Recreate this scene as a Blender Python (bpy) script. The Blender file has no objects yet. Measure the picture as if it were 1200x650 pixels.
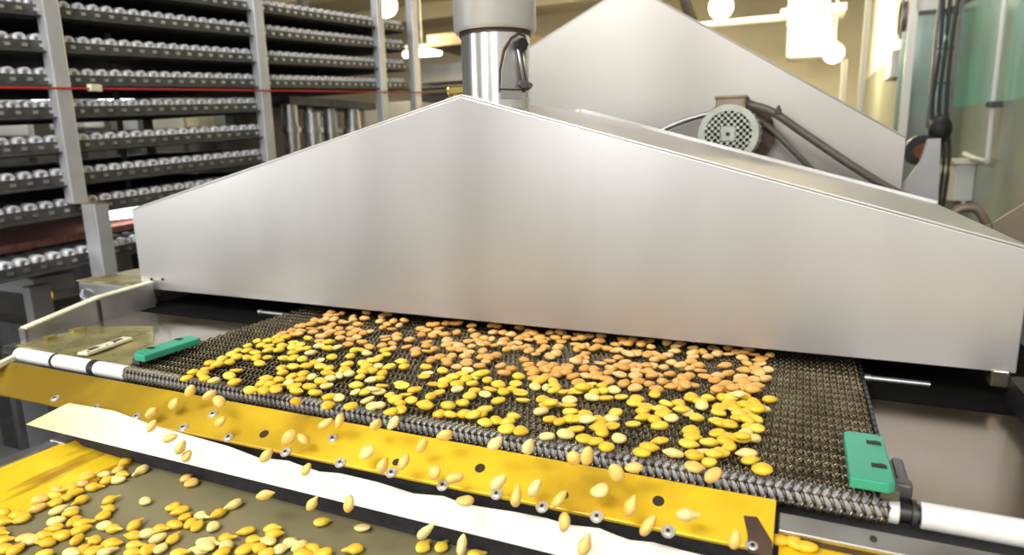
import bpy, bmesh, math, random
import numpy as np
from mathutils import Vector, Matrix
random.seed(7); rng = np.random.default_rng(7)
S = bpy.context.scene
COL = S.collection
R = math.radians

# ------------------------------------------------------------------ camera
F_PX, YAW, PITCH, ROLL = 753.127, -0.421778, 0.196218, -0.0213505
CAM = np.array([0.729557, -0.485303, 0.258012])
def basis():
    cy, sy, cp, sp = math.cos(YAW), math.sin(YAW), math.cos(PITCH), math.sin(PITCH)
    fw = np.array([sy*cp, cy*cp, -sp]); r = np.array([cy, -sy, 0.0]); u = np.cross(r, fw)
    cr, sr = math.cos(ROLL), math.sin(ROLL)
    return cr*r+sr*u, -sr*r+cr*u, fw
RT, UP, FW = basis()
def ray(px, py): return FW + (px-600)/F_PX*RT - (py-325)/F_PX*UP
def at(px, py, ax, val):
    d = ray(px, py); return CAM + d*((val-CAM[ax])/d[ax])
def on_plane(px, py, p0, n):
    d = ray(px, py); return CAM + d*(np.dot(np.asarray(p0)-CAM, n)/np.dot(d, n))
cd = bpy.data.cameras.new('camera'); cam = bpy.data.objects.new('camera', cd); COL.objects.link(cam)
cd.sensor_width = 36; cd.lens = F_PX*36/1200; cd.clip_start = 0.02; cd.clip_end = 60
M = Matrix.Identity(4)
for i in range(3):
    M[i][0], M[i][1], M[i][2], M[i][3] = RT[i], UP[i], -FW[i], CAM[i]
cam.matrix_world = M
cd.dof.use_dof = True; cd.dof.focus_distance = 0.66; cd.dof.aperture_fstop = 6.3
S.camera = cam

# ------------------------------------------------------------------ materials
MATS = {}
def mat(name, col, rough=.5, metal=0., var=0., vscale=20., bump=0., bscale=200., stretch=None,
        rvar=0., emit=None, estr=0., col2=None, aniso=0., coat=0., spec=None, trans=0., detail=4, lo=.35, hi=.65):
    m = bpy.data.materials.new(name); m.use_nodes = True; nt = m.node_tree; N = nt.nodes; L = nt.links
    b = N['Principled BSDF']
    c = (*col, 1)
    b.inputs['Base Color'].default_value = c; b.inputs['Roughness'].default_value = rough
    b.inputs['Metallic'].default_value = metal
    if aniso: b.inputs['Anisotropic'].default_value = aniso
    if coat: b.inputs['Coat Weight'].default_value = coat; b.inputs['Coat Roughness'].default_value = .15
    if spec is not None: b.inputs['Specular IOR Level'].default_value = spec
    if trans: b.inputs['Transmission Weight'].default_value = trans
    if emit: b.inputs['Emission Color'].default_value = (*emit, 1); b.inputs['Emission Strength'].default_value = estr
    if var or bump or rvar or col2:
        tc = N.new('ShaderNodeTexCoord'); mp = N.new('ShaderNodeMapping'); L.new(tc.outputs['Object'], mp.inputs['Vector'])
        if stretch: mp.inputs['Scale'].default_value = stretch
        nz = N.new('ShaderNodeTexNoise'); nz.inputs['Scale'].default_value = vscale; nz.inputs['Detail'].default_value = detail
        L.new(mp.outputs[0], nz.inputs['Vector'])
        if var or col2:
            rp = N.new('ShaderNodeValToRGB'); rp.color_ramp.elements[0].position = lo; rp.color_ramp.elements[1].position = hi
            d = col2 if col2 else tuple(max(0, x*(1-var)) for x in col)
            rp.color_ramp.elements[0].color = (*d, 1); rp.color_ramp.elements[1].color = c
            L.new(nz.outputs['Fac'], rp.inputs[0]); L.new(rp.outputs[0], b.inputs['Base Color'])
        if rvar:
            mr = N.new('ShaderNodeMapRange'); mr.inputs['To Min'].default_value = max(.02, rough-rvar); mr.inputs['To Max'].default_value = min(1, rough+rvar)
            mr.inputs['From Min'].default_value = .3; mr.inputs['From Max'].default_value = .7
            L.new(nz.outputs['Fac'], mr.inputs['Value']); L.new(mr.outputs[0], b.inputs['Roughness'])
        if bump:
            n2 = N.new('ShaderNodeTexNoise'); n2.inputs['Scale'].default_value = bscale; n2.inputs['Detail'].default_value = 3
            L.new(mp.outputs[0], n2.inputs['Vector'])
            bp = N.new('ShaderNodeBump'); bp.inputs['Strength'].default_value = bump; bp.inputs['Distance'].default_value = .002
            L.new(n2.outputs['Fac'], bp.inputs['Height']); L.new(bp.outputs[0], b.inputs['Normal'])
    MATS[name] = m
    return m
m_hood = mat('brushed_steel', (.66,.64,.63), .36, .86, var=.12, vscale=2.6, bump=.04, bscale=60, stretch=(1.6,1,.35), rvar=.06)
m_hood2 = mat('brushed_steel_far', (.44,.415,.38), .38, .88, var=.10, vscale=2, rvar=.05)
m_duct = mat('polished_duct_steel', (.72,.71,.69), .27, .92, var=.1, vscale=6, rvar=.06)
m_duct2 = mat('satin_duct_steel', (.74,.73,.71), .42, .7, var=.08, vscale=6, rvar=.06)
m_steel = mat('plain_steel', (.50,.50,.50), .38, .9, var=.2, vscale=14, rvar=.08)
m_darksteel = mat('dark_steel', (.16,.16,.165), .5, .7, var=.3, vscale=18)
m_paintgrey = mat('grey_paint', (.46,.46,.46), .45, .35, var=.12, vscale=10)
m_greydark = mat('dark_grey_paint', (.10,.10,.105), .6, 0, var=.3, vscale=9)
m_black = mat('black_steel', (.012,.012,.013), .5, .2)
m_hoodshade = mat('hood_shade_black', (.006,.006,.006), .95, 0, spec=.05)  # black that stands for the shade in and under the hood
m_blackrub = mat('black_rubber', (.03,.028,.034), .75, 0, var=.4, vscale=90, bump=.6, bscale=700)
m_wire = mat('mesh_wire', (.235,.195,.12), .30, .95, var=.5, vscale=40)
m_white = mat('white_plastic_sleeve', (.82,.82,.80), .4, 0, var=.08, vscale=40)
m_sleevegrey = mat('grey_sleeve', (.40,.41,.45), .4, 0, var=.2, vscale=60)  # greyer sleeve for the stretch below the belt
m_ring = mat('dark_ring', (.06,.06,.06), .4, .6)
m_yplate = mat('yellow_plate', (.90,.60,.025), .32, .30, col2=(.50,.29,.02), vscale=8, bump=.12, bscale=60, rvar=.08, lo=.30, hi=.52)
def tint_along_x(m, x0, x1, col, dist=.16, nsc=14):
    """tints the base colour up to a ragged border between x0 and x1"""
    nt = m.node_tree; N = nt.nodes; L = nt.links; b = N['Principled BSDF']
    tc = N.new('ShaderNodeTexCoord'); sp = N.new('ShaderNodeSeparateXYZ'); L.new(tc.outputs['Object'], sp.inputs[0])
    nz = N.new('ShaderNodeTexNoise'); nz.inputs['Scale'].default_value = nsc; nz.inputs['Detail'].default_value = 5; L.new(tc.outputs['Object'], nz.inputs['Vector'])
    ad = N.new('ShaderNodeMath'); ad.operation = 'MULTIPLY_ADD'; ad.inputs[1].default_value = dist*2; L.new(nz.outputs['Fac'], ad.inputs[0]); L.new(sp.outputs['X'], ad.inputs[2])
    mr = N.new('ShaderNodeMapRange'); mr.inputs['From Min'].default_value = x0+dist; mr.inputs['From Max'].default_value = x1+dist
    L.new(ad.outputs[0], mr.inputs['Value'])
    mx = N.new('ShaderNodeMix'); mx.data_type = 'RGBA'; mx.inputs[6].default_value = (*col, 1)
    src = b.inputs['Base Color'].links[0].from_socket
    L.new(mr.outputs[0], mx.inputs[0]); L.new(src, mx.inputs[7]); L.new(mx.outputs[2], b.inputs['Base Color'])
tint_along_x(m_yplate, -.03, .40, (.29,.18,.014))  # dark reflection on the plate's left part, painted into its colour
m_yside = mat('yellow_side_plate', (.90,.62,.02), .35, .12, col2=(.40,.21,.015), vscale=13, stretch=(2.6,.5,1), lo=.33, hi=.46)
m_strip = mat('white_deflector', (.93,.91,.85), .4, 0, col2=(.85,.78,.45), vscale=6, lo=.22, hi=.4)
tint_along_x(m_strip, -.08, .10, (.86,.74,.36), .06, 18)  # yellower towards the left end
m_brass = mat('oily_brass_plate', (.66,.60,.28), .28, .7, col2=(.36,.30,.10), vscale=22, rvar=.12, bump=.15, bscale=60)
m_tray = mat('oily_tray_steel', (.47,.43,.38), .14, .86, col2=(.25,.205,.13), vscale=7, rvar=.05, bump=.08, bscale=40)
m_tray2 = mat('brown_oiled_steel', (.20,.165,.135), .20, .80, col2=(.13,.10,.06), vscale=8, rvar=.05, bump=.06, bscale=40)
m_cream = mat('ivory_plastic', (.80,.77,.58), .45, 0, var=.15, vscale=50)
m_green = mat('green_plastic', (.035,.36,.22), .42, 0, var=.1, vscale=30)
m_gbelt = mat('olive_belt', (.225,.20,.105), .5, 0, var=.12, vscale=5, bump=.1, bscale=500)
m_brown = mat('rusty_flange', (.12,.075,.055), .5, .5, var=.4, vscale=30)
m_tbox = mat('terminal_box_paint', (.30,.235,.16), .5, .2, var=.25, vscale=30)
m_motor = mat('pale_motor_paint', (.50,.52,.45), .45, .2, var=.15, vscale=30)
m_cable = mat('grey_cable', (.16,.14,.115), .45, .2, var=.2, vscale=60)
m_blackcable = mat('black_cable', (.022,.021,.02), .55)
m_roller = mat('pale_roller', (.86,.87,.93), .35, .1)
m_rail = mat('slotted_rail', (.13,.13,.128), .5, .6, var=.3, vscale=40)
m_railpin = mat('bright_pin', (.62,.60,.55), .3, .9)
m_deck = mat('dark_deck', (.022,.022,.023), .7)
m_brownpanel = mat('brown_panel', (.20,.155,.11), .5, .3, var=.2, vscale=8)
m_reddeck = mat('terracotta_deck', (.40,.17,.13), .7, 0, var=.4, vscale=60)
m_post = mat('galvanised_post', (.62,.63,.65), .42, .55, var=.12, vscale=12)
m_red = mat('red_cable', (.50,.035,.03), .4)
m_greenwall = mat('green_gloss_paint', (.20,.56,.46), .16, 0, var=.2, vscale=1.1, col2=(.27,.36,.30), coat=.6)
m_greywall = mat('grey_green_gloss', (.34,.39,.32), .2, 0, var=.25, vscale=2, coat=.4)
m_wwall = mat('white_wall', (.74,.73,.69), .5, 0, var=.05, vscale=2)
m_beige = mat('beige_wall', (.56,.51,.38), .7, 0, var=.12, vscale=1.2)
m_ceil = mat('cream_ceiling', (.66,.61,.47), .7, 0, var=.1, vscale=1.5)
m_floor = mat('dark_floor', (.085,.09,.105), .35, 0, var=.35, vscale=3, rvar=.1)
m_wleft = mat('dark_grey_wall', (.16,.16,.16), .8, 0, var=.2, vscale=1)
m_pale = mat('pale_cabinet', (.72,.73,.70), .5, 0, var=.1, vscale=3)
m_lamp = mat('warm_lamp', (1,.95,.8), .3, 0, emit=(1,.84,.48), estr=18)
m_lampw = mat('white_lamp', (1,1,1), .3, 0, emit=(.95,.97,1), estr=5)
m_fillpanel = mat('fill_panel_glow', (1,1,1), .2, 0, emit=(.95,.98,1), estr=1.6)  # glow of the added panels behind the camera
m_amber = mat('amber_lens', (.9,.5,.02), .3, 0, emit=(1,.6,.05), estr=1.5)
m_orange = mat('orange_motor', (.22,.07,.02), .5, 0, var=.3, vscale=20)
m_screw = mat('screw_washer', (.78,.77,.74), .3, .75)
m_hole = mat('hole_dark', (.02,.014,.006), .6)
m_brassfit = mat('brass_fitting', (.55,.42,.13), .28, .9)
# nuts
def nutmat(n, c, c2): return mat(n, c, .42, 0, col2=c2, vscale=90, detail=2, bump=.10, bscale=260, lo=.3, hi=.6)
NY = nutmat('nut_yellow', (.88,.60,.035), (.74,.42,.02))
NY2 = nutmat('nut_bright_yellow', (.90,.68,.075), (.80,.52,.04))
NP = nutmat('nut_pale', (.90,.76,.32), (.82,.60,.16))
NO = nutmat('nut_orange', (.74,.40,.09), (.60,.28,.05))
NO2 = nutmat('nut_light_orange', (.82,.52,.19), (.68,.37,.10))
NG = nutmat('nut_golden', (.87,.57,.04), (.76,.42,.02))
NT = nutmat('nut_tan', (.88,.60,.17), (.80,.47,.09))

# ------------------------------------------------------------------ mesh helpers
def bm_new(): return bmesh.new()
def box(bm, c, s, rot=None, bev=0.):
    mt = Matrix.Translation(Vector(c)) @ (rot.to_4x4() if rot is not None else Matrix.Identity(4)) @ Matrix.Diagonal((*s, 1))
    g = bmesh.ops.create_cube(bm, size=1, matrix=mt)
    if bev:
        es = {e for v in g['verts'] for e in v.link_edges}
        bmesh.ops.bevel(bm, geom=list(es), offset=bev, segments=2, affect='EDGES', profile=.5)
def align(d):
    return Vector(d).to_track_quat('Z', 'Y').to_matrix()
def cyl(bm, a, b, r, seg=24, r2=None, caps=True):
    a, b = Vector(a), Vector(b); d = b-a
    mt = Matrix.Translation((a+b)/2) @ align(d).to_4x4()
    bmesh.ops.create_cone(bm, cap_ends=caps, segments=seg, radius1=r, radius2=r if r2 is None else r2, depth=d.length, matrix=mt)
def hollow(bm, a, b, ro, ri, seg=24, depth=None):
    """tube with an open bore at end a; depth limits the bore"""
    a, b = Vector(a), Vector(b); d = (b-a); q = align(d)
    prof = [(ri, depth if depth else d.length), (ri, 0), (ro, 0), (ro, d.length)]
    rings = []
    for (rr, h) in prof:
        rings.append([bm.verts.new(a + q @ Vector((rr*math.cos(2*math.pi*k/seg), rr*math.sin(2*math.pi*k/seg), h))) for k in range(seg)])
    for i in range(3):
        for k in range(seg):
            bm.faces.new((rings[i][k], rings[i][(k+1) % seg], rings[i+1][(k+1) % seg], rings[i+1][k]))
    bm.faces.new(rings[3]); bm.faces.new(rings[0][::-1])
def tube(bm, pts, r, seg=10):
    pts = [Vector(p) for p in pts]; n = len(pts); rings = []
    up = Vector((0, 0, 1))
    for i, p in enumerate(pts):
        t = (pts[min(i+1, n-1)]-pts[max(i-1, 0)]).normalized()
        s = t.cross(up)
        if s.length < 1e-3: s = t.cross(Vector((1, 0, 0)))
        s.normalize(); w = s.cross(t)
        rings.append([bm.verts.new(p + s*r*math.cos(2*math.pi*k/seg) + w*r*math.sin(2*math.pi*k/seg)) for k in range(seg)])
    for i in range(n-1):
        for k in range(seg):
            bm.faces.new((rings[i][k], rings[i][(k+1) % seg], rings[i+1][(k+1) % seg], rings[i+1][k]))
    bm.faces.new(rings[0][::-1]); bm.faces.new(rings[-1])
def spline(pts, n=8):
    pts = [np.array(p, float) for p in pts]; P = [2*pts[0]-pts[1]]+pts+[2*pts[-1]-pts[-2]]; out = []
    for i in range(1, len(P)-2):
        for k in range(n):
            t = k/n; a, b, c, d = P[i-1], P[i], P[i+1], P[i+2]
            out.append(.5*((2*b)+(-a+c)*t+(2*a-5*b+4*c-d)*t*t+(-a+3*b-3*c+d)*t**3))
    out.append(pts[-1]); return out
def prism(bm, outline, d):
    """outline: 3-D points of one flat polygon; d: extrusion vector"""
    d = Vector(d); a = [bm.verts.new(Vector(p)) for p in outline]; b = [bm.verts.new(Vector(p)+d) for p in outline]
    n = len(a); bm.faces.new(a); bm.faces.new(b[::-1])
    for i in range(n): bm.faces.new((a[i], b[i], b[(i+1) % n], a[(i+1) % n]))
def obj(name, bm, m, parent=None, smooth=False, bev=0., loc=None, autos=True):
    bmesh.ops.recalc_face_normals(bm, faces=bm.faces)
    me = bpy.data.meshes.new(name)
    if loc is not None:
        bmesh.ops.translate(bm, verts=bm.verts, vec=-Vector(loc))
    bm.to_mesh(me); bm.free()
    o = bpy.data.objects.new(name, me); COL.objects.link(o)
    if isinstance(m, (list, tuple)):
        for k in m: me.materials.append(k)
    else: me.materials.append(m)
    if loc is not None: o.location = loc
    if smooth:
        for p in me.polygons: p.use_smooth = True
        if autos:
            ed = me.attributes.new('sharp_edge', 'BOOLEAN', 'EDGE')
            b2 = bmesh.new(); b2.from_mesh(me); b2.edges.ensure_lookup_table()
            for e in b2.edges:
                ed.data[e.index].value = len(e.link_faces) == 2 and e.calc_face_angle(0) > R(38)
            b2.free()
    if bev:
        md = o.modifiers.new('bevel', 'BEVEL'); md.width = bev; md.segments = 2; md.limit_method = 'ANGLE'; md.angle_limit = R(30)
    if parent is not None:
        o.parent = parent
        if o.location.length == 0 and loc is None:
            o.matrix_parent_inverse = parent.matrix_world.inverted() if parent.type != 'EMPTY' else Matrix.Translation(-Vector(parent.location))
        else:
            o.location = Vector(loc) - Vector(parent.location) if parent.type == 'EMPTY' else Vector(loc)
    return o
def tag(o, label, cat, group=None, kind=None):
    o['label'] = label; o['category'] = cat
    if group: o['group'] = group
    if kind: o['kind'] = kind
    return o
def thing(name, label, cat, loc=(0, 0, 0), group=None):
    o = bpy.data.objects.new(name, None); o.location = loc; o.empty_display_size = .05; COL.objects.link(o)
    return tag(o, label, cat, group)
def one(name, bm, m, label, cat, group=None, **k):
    return tag(obj(name, bm, m, None, **k), label, cat, group)
def struct(name, bm, m):
    o = obj(name, bm, m); o['kind'] = 'structure'; return o
def B(*a, **k):
    bm = bm_new(); box(bm, *a, **k); return bm
def span(x0, x1, y0, y1, z0, z1, bev=0.):
    return B(((x0+x1)/2, (y0+y1)/2, (z0+z1)/2), (x1-x0, y1-y0, z1-z0), bev=bev)
# ================================================================== the machine in front
ZT = .0140                       # top of the mesh belt
YH, ZH = .268, .030             # plane of the hood's front sheet, its bottom edge
HX0, HX1 = -.331, .936
HD = .50
apx = (.325, .326)
# ---- hood
def hood(name, label, x0, x1, ax, az, zl, zr, zb, y, d, m):
    t = thing(name, label, 'oven hood', ((x0+x1)/2, y+d/2, zb))
    bm = bm_new(); th = .003
    out = [(x0, zb), (x0, zl), (ax, az), (x1, zr), (x1, zb)]
    prism(bm, [(a, y, b) for a, b in out], (0, th, 0))
    fr = obj('front_panel', bm, m, t, bev=.0012)
    bm = bm_new(); prism(bm, [(a, y+d-th, b) for a, b in out], (0, th, 0)); obj('back_panel', bm, m_hoodshade, t)
    nl = Vector((-(az-zl), 0, ax-x0)).normalized()*th; nr = Vector(((az-zr), 0, x1-ax)).normalized()*th
    for nm, a, b, n in (('roof_panel', (x0, zl), (ax, az), nl), ('roof_panel', (ax, az), (x1, zr), nr)):
        bm = bm_new(); prism(bm, [(a[0], y+.0005, a[1]), (b[0], y+.0005, b[1]), (b[0], y+d, b[1]), (a[0], y+d, a[1])], n)
        # folded lip along the back edge
        prism(bm, [(a[0], y+d-.004, a[1]+.001), (b[0], y+d-.004, b[1]+.001), (b[0], y+d, b[1]+.001), (a[0], y+d, a[1]+.001)], Vector(n)*2.4)
        obj(nm, bm, m, t, bev=.0008)
    # black sheets added inside the hood to keep it in deep shade
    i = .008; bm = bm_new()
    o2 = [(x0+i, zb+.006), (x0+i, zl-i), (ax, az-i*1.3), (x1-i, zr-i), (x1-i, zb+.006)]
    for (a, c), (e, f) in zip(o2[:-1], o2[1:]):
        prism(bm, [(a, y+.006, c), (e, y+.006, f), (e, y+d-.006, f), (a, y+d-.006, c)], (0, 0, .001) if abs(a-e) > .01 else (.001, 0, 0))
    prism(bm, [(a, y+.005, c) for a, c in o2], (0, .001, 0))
    obj('shade_lining', bm, m_hoodshade, t)
    for xx, zz in ((x0, zl), (x1-th, zr)):
        obj('side_panel', span(xx, xx+th, y+th, y+d-th, zb, zz-.001), m, t)
    return t
h1 = hood('oven_hood', 'large brushed steel pitched hood over the mesh belt, nearest one', HX0, HX1, apx[0], apx[1], .168, .153, ZH, YH, HD, m_hood)
# turned lip at the bottom of the front sheet, rivets at the left corner, corner brackets
obj('bottom_flange', span(HX0+.004, HX1-.004, YH+.003, YH+.009, ZH, ZH+.002), m_hood, h1)
for px in (178, 191):
    p = at(px, 327, 1, YH); bm = bm_new(); cyl(bm, (p[0], YH+.001, p[2]), (p[0], YH-.0018, p[2]), .0024, 12); obj('rivet', bm, m_black, h1)
bm = bm_new(); box(bm, (-.318, YH+.010, ZH-.006), (.018, .02, .02), bev=.002); box(bm, (-.313, YH+.012, ZH-.024), (.004, .004, .03)); obj('corner_bracket', bm, m_steel, h1)
bm = bm_new(); box(bm, (.923, YH+.008, ZH-.006), (.016, .022, .018), bev=.002); obj('corner_bracket', bm, m_tray, h1)

# ---- duct on the hood
dc = np.array([.349, .325])
def roofz(x): return apx[1] - (x-apx[0])*(apx[1]-.153)/(HX1-apx[0]) if x > apx[0] else apx[1] - (apx[0]-x)*(apx[1]-.168)/(apx[0]-HX0)
dt = thing('exhaust_duct', 'round steel exhaust duct with damper lever rising from the front hood peak', 'duct', (dc[0], dc[1], roofz(dc[0])))
r1, r2 = .0452, .0545
zj = .410
bm = bm_new(); seg = 64
for k in range(seg):
    pass
lo = [bm.verts.new((dc[0]+r1*math.cos(2*math.pi*k/seg), dc[1]+r1*math.sin(2*math.pi*k/seg), roofz(dc[0]+r1*math.cos(2*math.pi*k/seg))+.001)) for k in range(seg)]
hi = [bm.verts.new((dc[0]+r1*math.cos(2*math.pi*k/seg), dc[1]+r1*math.sin(2*math.pi*k/seg), zj+.02)) for k in range(seg)]
for k in range(seg): bm.faces.new((lo[k], lo[(k+1) % seg], hi[(k+1) % seg], hi[k]))
obj('lower_sleeve', bm, m_duct, dt, smooth=True)
bm = bm_new()
prof = [(r1, zj), (r2-.003, zj-.002), (r2, zj+.003), (r2, 1.6)]
rings = [[bm.verts.new((dc[0]+rr*math.cos(2*math.pi*k/seg), dc[1]+rr*math.sin(2*math.pi*k/seg), zz)) for k in range(seg)] for rr, zz in prof]
for i in range(3):
    for k in range(seg): bm.faces.new((rings[i][k], rings[i][(k+1) % seg], rings[i+1][(k+1) % seg], rings[i+1][k]))
obj('upper_sleeve', bm, m_duct2, dt, smooth=True)
bm = bm_new(); hollow(bm, (dc[0], dc[1], zj-.006), (dc[0], dc[1], zj+.001), r1+.0020, r1-.001, 64); obj('joint_shadow', bm, m_brown, dt, smooth=True)  # ring colour carries the joint's shadow line and its rusty tint
# damper quadrant on the right front of the sleeve
ang = R(-38); nrm = Vector((math.cos(ang), math.sin(ang), 0)); tan = Vector((-nrm.y, nrm.x, 0))
c0 = Vector((dc[0], dc[1], 0)) + nrm*(r1+.001)
def dp(a, z, n=0.): return c0 + tan*a + nrm*n + Vector((0, 0, z))
zb0 = .334
out = [(-.018, 0), (-.0165, .022), (-.010, .045), (.000, .060), (.010, .066), (.016, .064), (.016, .056), (.008, .052), (.006, .040), (.010, .018), (.012, 0)]
bm = bm_new(); prism(bm, [dp(a, zb0+z, 0) for a, z in out], nrm*.0022)
for a, z in ((-.011, .008), (-.006, .030)): cyl(bm, dp(a, zb0+z, .0), dp(a, zb0+z, .0035), .0014, 10)
obj('damper_quadrant', bm, m_steel, dt, bev=.0004)
bm = bm_new(); prism(bm, [dp(-.0195, zb0-.004, -.001), dp(-.0185, zb0+.024, -.001), dp(-.012, zb0+.049, -.001), dp(.0, zb0+.064, -.001), dp(.012, zb0+.070, -.001), dp(.020, zb0+.066, -.001), dp(.018, zb0-.004, -.001)], nrm*.0016); obj('backing_plate', bm, m_brown, dt)
bm = bm_new(); prism(bm, [dp(-.018, zb0-.012, -.002), dp(-.018, zb0-.002, -.002), dp(.012, zb0-.002, -.002), dp(.012, zb0-.012, -.002)], nrm*.004); obj('base_clip', bm, m_steel, dt)
bm = bm_new()
for off, rr in ((.0, .0022), (.007, .0018)): tube(bm, [dp(.012+off*.7, zb0+.006, .008), dp(.004+off, zb0+.053, .008)], rr, 8)
obj('lever', bm, m_steel, dt, smooth=True)
bm = bm_new(); cyl(bm, dp(.011, zb0+.006, -.002), dp(.011, zb0+.006, .010), .0052, 20); cyl(bm, dp(.020, zb0+.004, .002), dp(.020, zb0+.004, .012), .0056, 20, .003); obj('pivot_bolt', bm, m_darksteel, dt, smooth=True)
bm = bm_new(); cyl(bm, dp(.008, zb0+.053, .005), dp(.008, zb0+.053, .016), .0066, 14); cyl(bm, dp(.008, zb0+.053, 0), dp(.008, zb0+.053, .006), .003, 10)
for k in range(7):
    a = 2*math.pi*k/7; q = dp(.008+.0062*math.cos(a), zb0+.053+.0062*math.sin(a), .0105); cyl(bm, q-nrm*.005, q+nrm*.005, .0017, 8)
obj('knob', bm, m_black, dt, smooth=True)
# brass nut fitting behind the peak
p = at(535, 106, 1, .36)
bm = bm_new(); cyl(bm, (p[0]-.008, .36, p[2]), (p[0]+.016, .36, p[2]), .0075, 6); cyl(bm, (p[0]-.011, .36, p[2]), (p[0]-.008, .36, p[2]), .0085, 14)
box(bm, (p[0]-.001, .36, (p[2]+roofz(p[0]))/2), (.006, .006, abs(p[2]-roofz(p[0]))+.002))
one('pipe_fitting', bm, m_brassfit, 'small brass hex fitting on hood beside the round duct', 'fitting', smooth=True)

# ---- second hood and its motor
Y2 = 1.12
pa = at(738, -18, 1, Y2); pr = at(1062, 162, 1, Y2); pl = at(633, 48, 1, Y2)
sl = (pa[2]-pl[2])/(pa[0]-pl[0])
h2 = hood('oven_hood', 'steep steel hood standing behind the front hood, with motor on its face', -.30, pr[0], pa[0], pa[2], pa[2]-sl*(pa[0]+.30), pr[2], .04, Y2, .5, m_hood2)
mc = at(853, 157, 1, .955)
mt = thing('electric_motor', 'pale round electric motor with grid fan cover behind the front hood', 'motor', (mc[0], Y2, mc[2]-.06))
rm = .0575
bm = bm_new(); hollow(bm, (mc[0], .957, mc[2]), (mc[0], Y2-.03, mc[2]), rm+.003, rm-.003, 48, depth=.012); obj('housing', bm, m_motor, mt, smooth=True)
bm = bm_new()
for k in range(26):
    a = 2*math.pi*k/26; c = Vector((mc[0]+(rm+.001)*math.cos(a), 1.055, mc[2]+(rm+.001)*math.sin(a)))
    box(bm, c, (.008, .07, .0025), Matrix.Rotation(-a, 3, 'Y'))
obj('cooling_fins', bm, m_motor, mt)
bm = bm_new()
nb = 9
for k in range(nb):
    o = -rm + 2*rm*(k+.5)/nb; w = math.sqrt(max(rm*rm-o*o, 0))
    box(bm, (mc[0]+o, .956, mc[2]), (.0066, .003, 2*w)); box(bm, (mc[0], .956, mc[2]+o), (2*w, .003, .0066))
hollow(bm, (mc[0], .954, mc[2]), (mc[0], .961, mc[2]), rm+.003, rm-.010, 48)
box(bm, (mc[0], .955, mc[2]), (.030, .004, .030), bev=.002)
obj('fan_guard', bm, m_motor, mt)
bm = bm_new(); cyl(bm, (mc[0], .951, mc[2]), (mc[0], .956, mc[2]), .0042, 14); obj('guard_screw', bm, m_black, mt)
bm = bm_new(); cyl(bm, (mc[0], .972, mc[2]), (mc[0], .976, mc[2]), rm-.004, 32); obj('fan_disc', bm, m_black, mt)
bm = bm_new(); cyl(bm, (mc[0]+.006, Y2-.045, mc[2]), (mc[0]+.006, Y2, mc[2]), rm+.022, 40)
for k in range(8):
    a = 2*math.pi*(k+.5)/8; cyl(bm, (mc[0]+.006+(rm+.014)*math.cos(a), Y2-.052, mc[2]+(rm+.014)*math.sin(a)), (mc[0]+.006+(rm+.014)*math.cos(a), Y2-.04, mc[2]+(rm+.014)*math.sin(a)), .006, 6)
obj('mounting_flange', bm, m_brown, mt, smooth=True)
tb = at(856, 124, 1, .985)
bm = B((tb[0], 1.02, tb[2]), (.060, .075, .036), bev=.004); box(bm, (tb[0], 1.02, tb[2]+.018), (.066, .081, .006), bev=.002); obj('terminal_box', bm, m_tbox, mt)
# cables from the motor
def cab(name, pts, r, m, label, cat='cable', y=1.02):
    P = [at(px, py, 1, yy) for px, py, yy in pts]
    bm = bm_new(); tube(bm, spline(P, 8), r, 12); return one(name, bm, m, label, cat, smooth=True)
cab('power_cable', [(876,122,1.02),(905,131,1.02),(945,158,1.03),(1000,195,1.03),(1045,222,1.04),(1085,240,1.06)], .0085, m_cable, 'thick grey cable running right from the terminal box along the rear hood')
cab('power_cable', [(884,136,1.06),(905,152,1.06),(935,182,1.06),(965,212,1.08)], .0062, m_cable, 'thinner grey cable dropping right from motor, below the thick one')
cab('power_cable', [(846,131,1.07),(820,136,1.08),(790,146,1.08),(762,160,1.08)], .0060, m_steel, 'pale grey conduit running left from the motor behind the hood roof', 'conduit')
for bmx, px, py in ((0, 912, 134),):
    p = at(px, py, 1, 1.02); bm = bm_new(); box(bm, (p[0], 1.02, p[2]+.006), (.012, .02, .012), bev=.002); cyl(bm, (p[0], 1.02, p[2]+.006), (p[0], 1.02, p[2]+.018), .003, 8)
    one('cable_clip', bm, m_brown, 'small brown clip sitting on the thick grey cable', 'clip')

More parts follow.
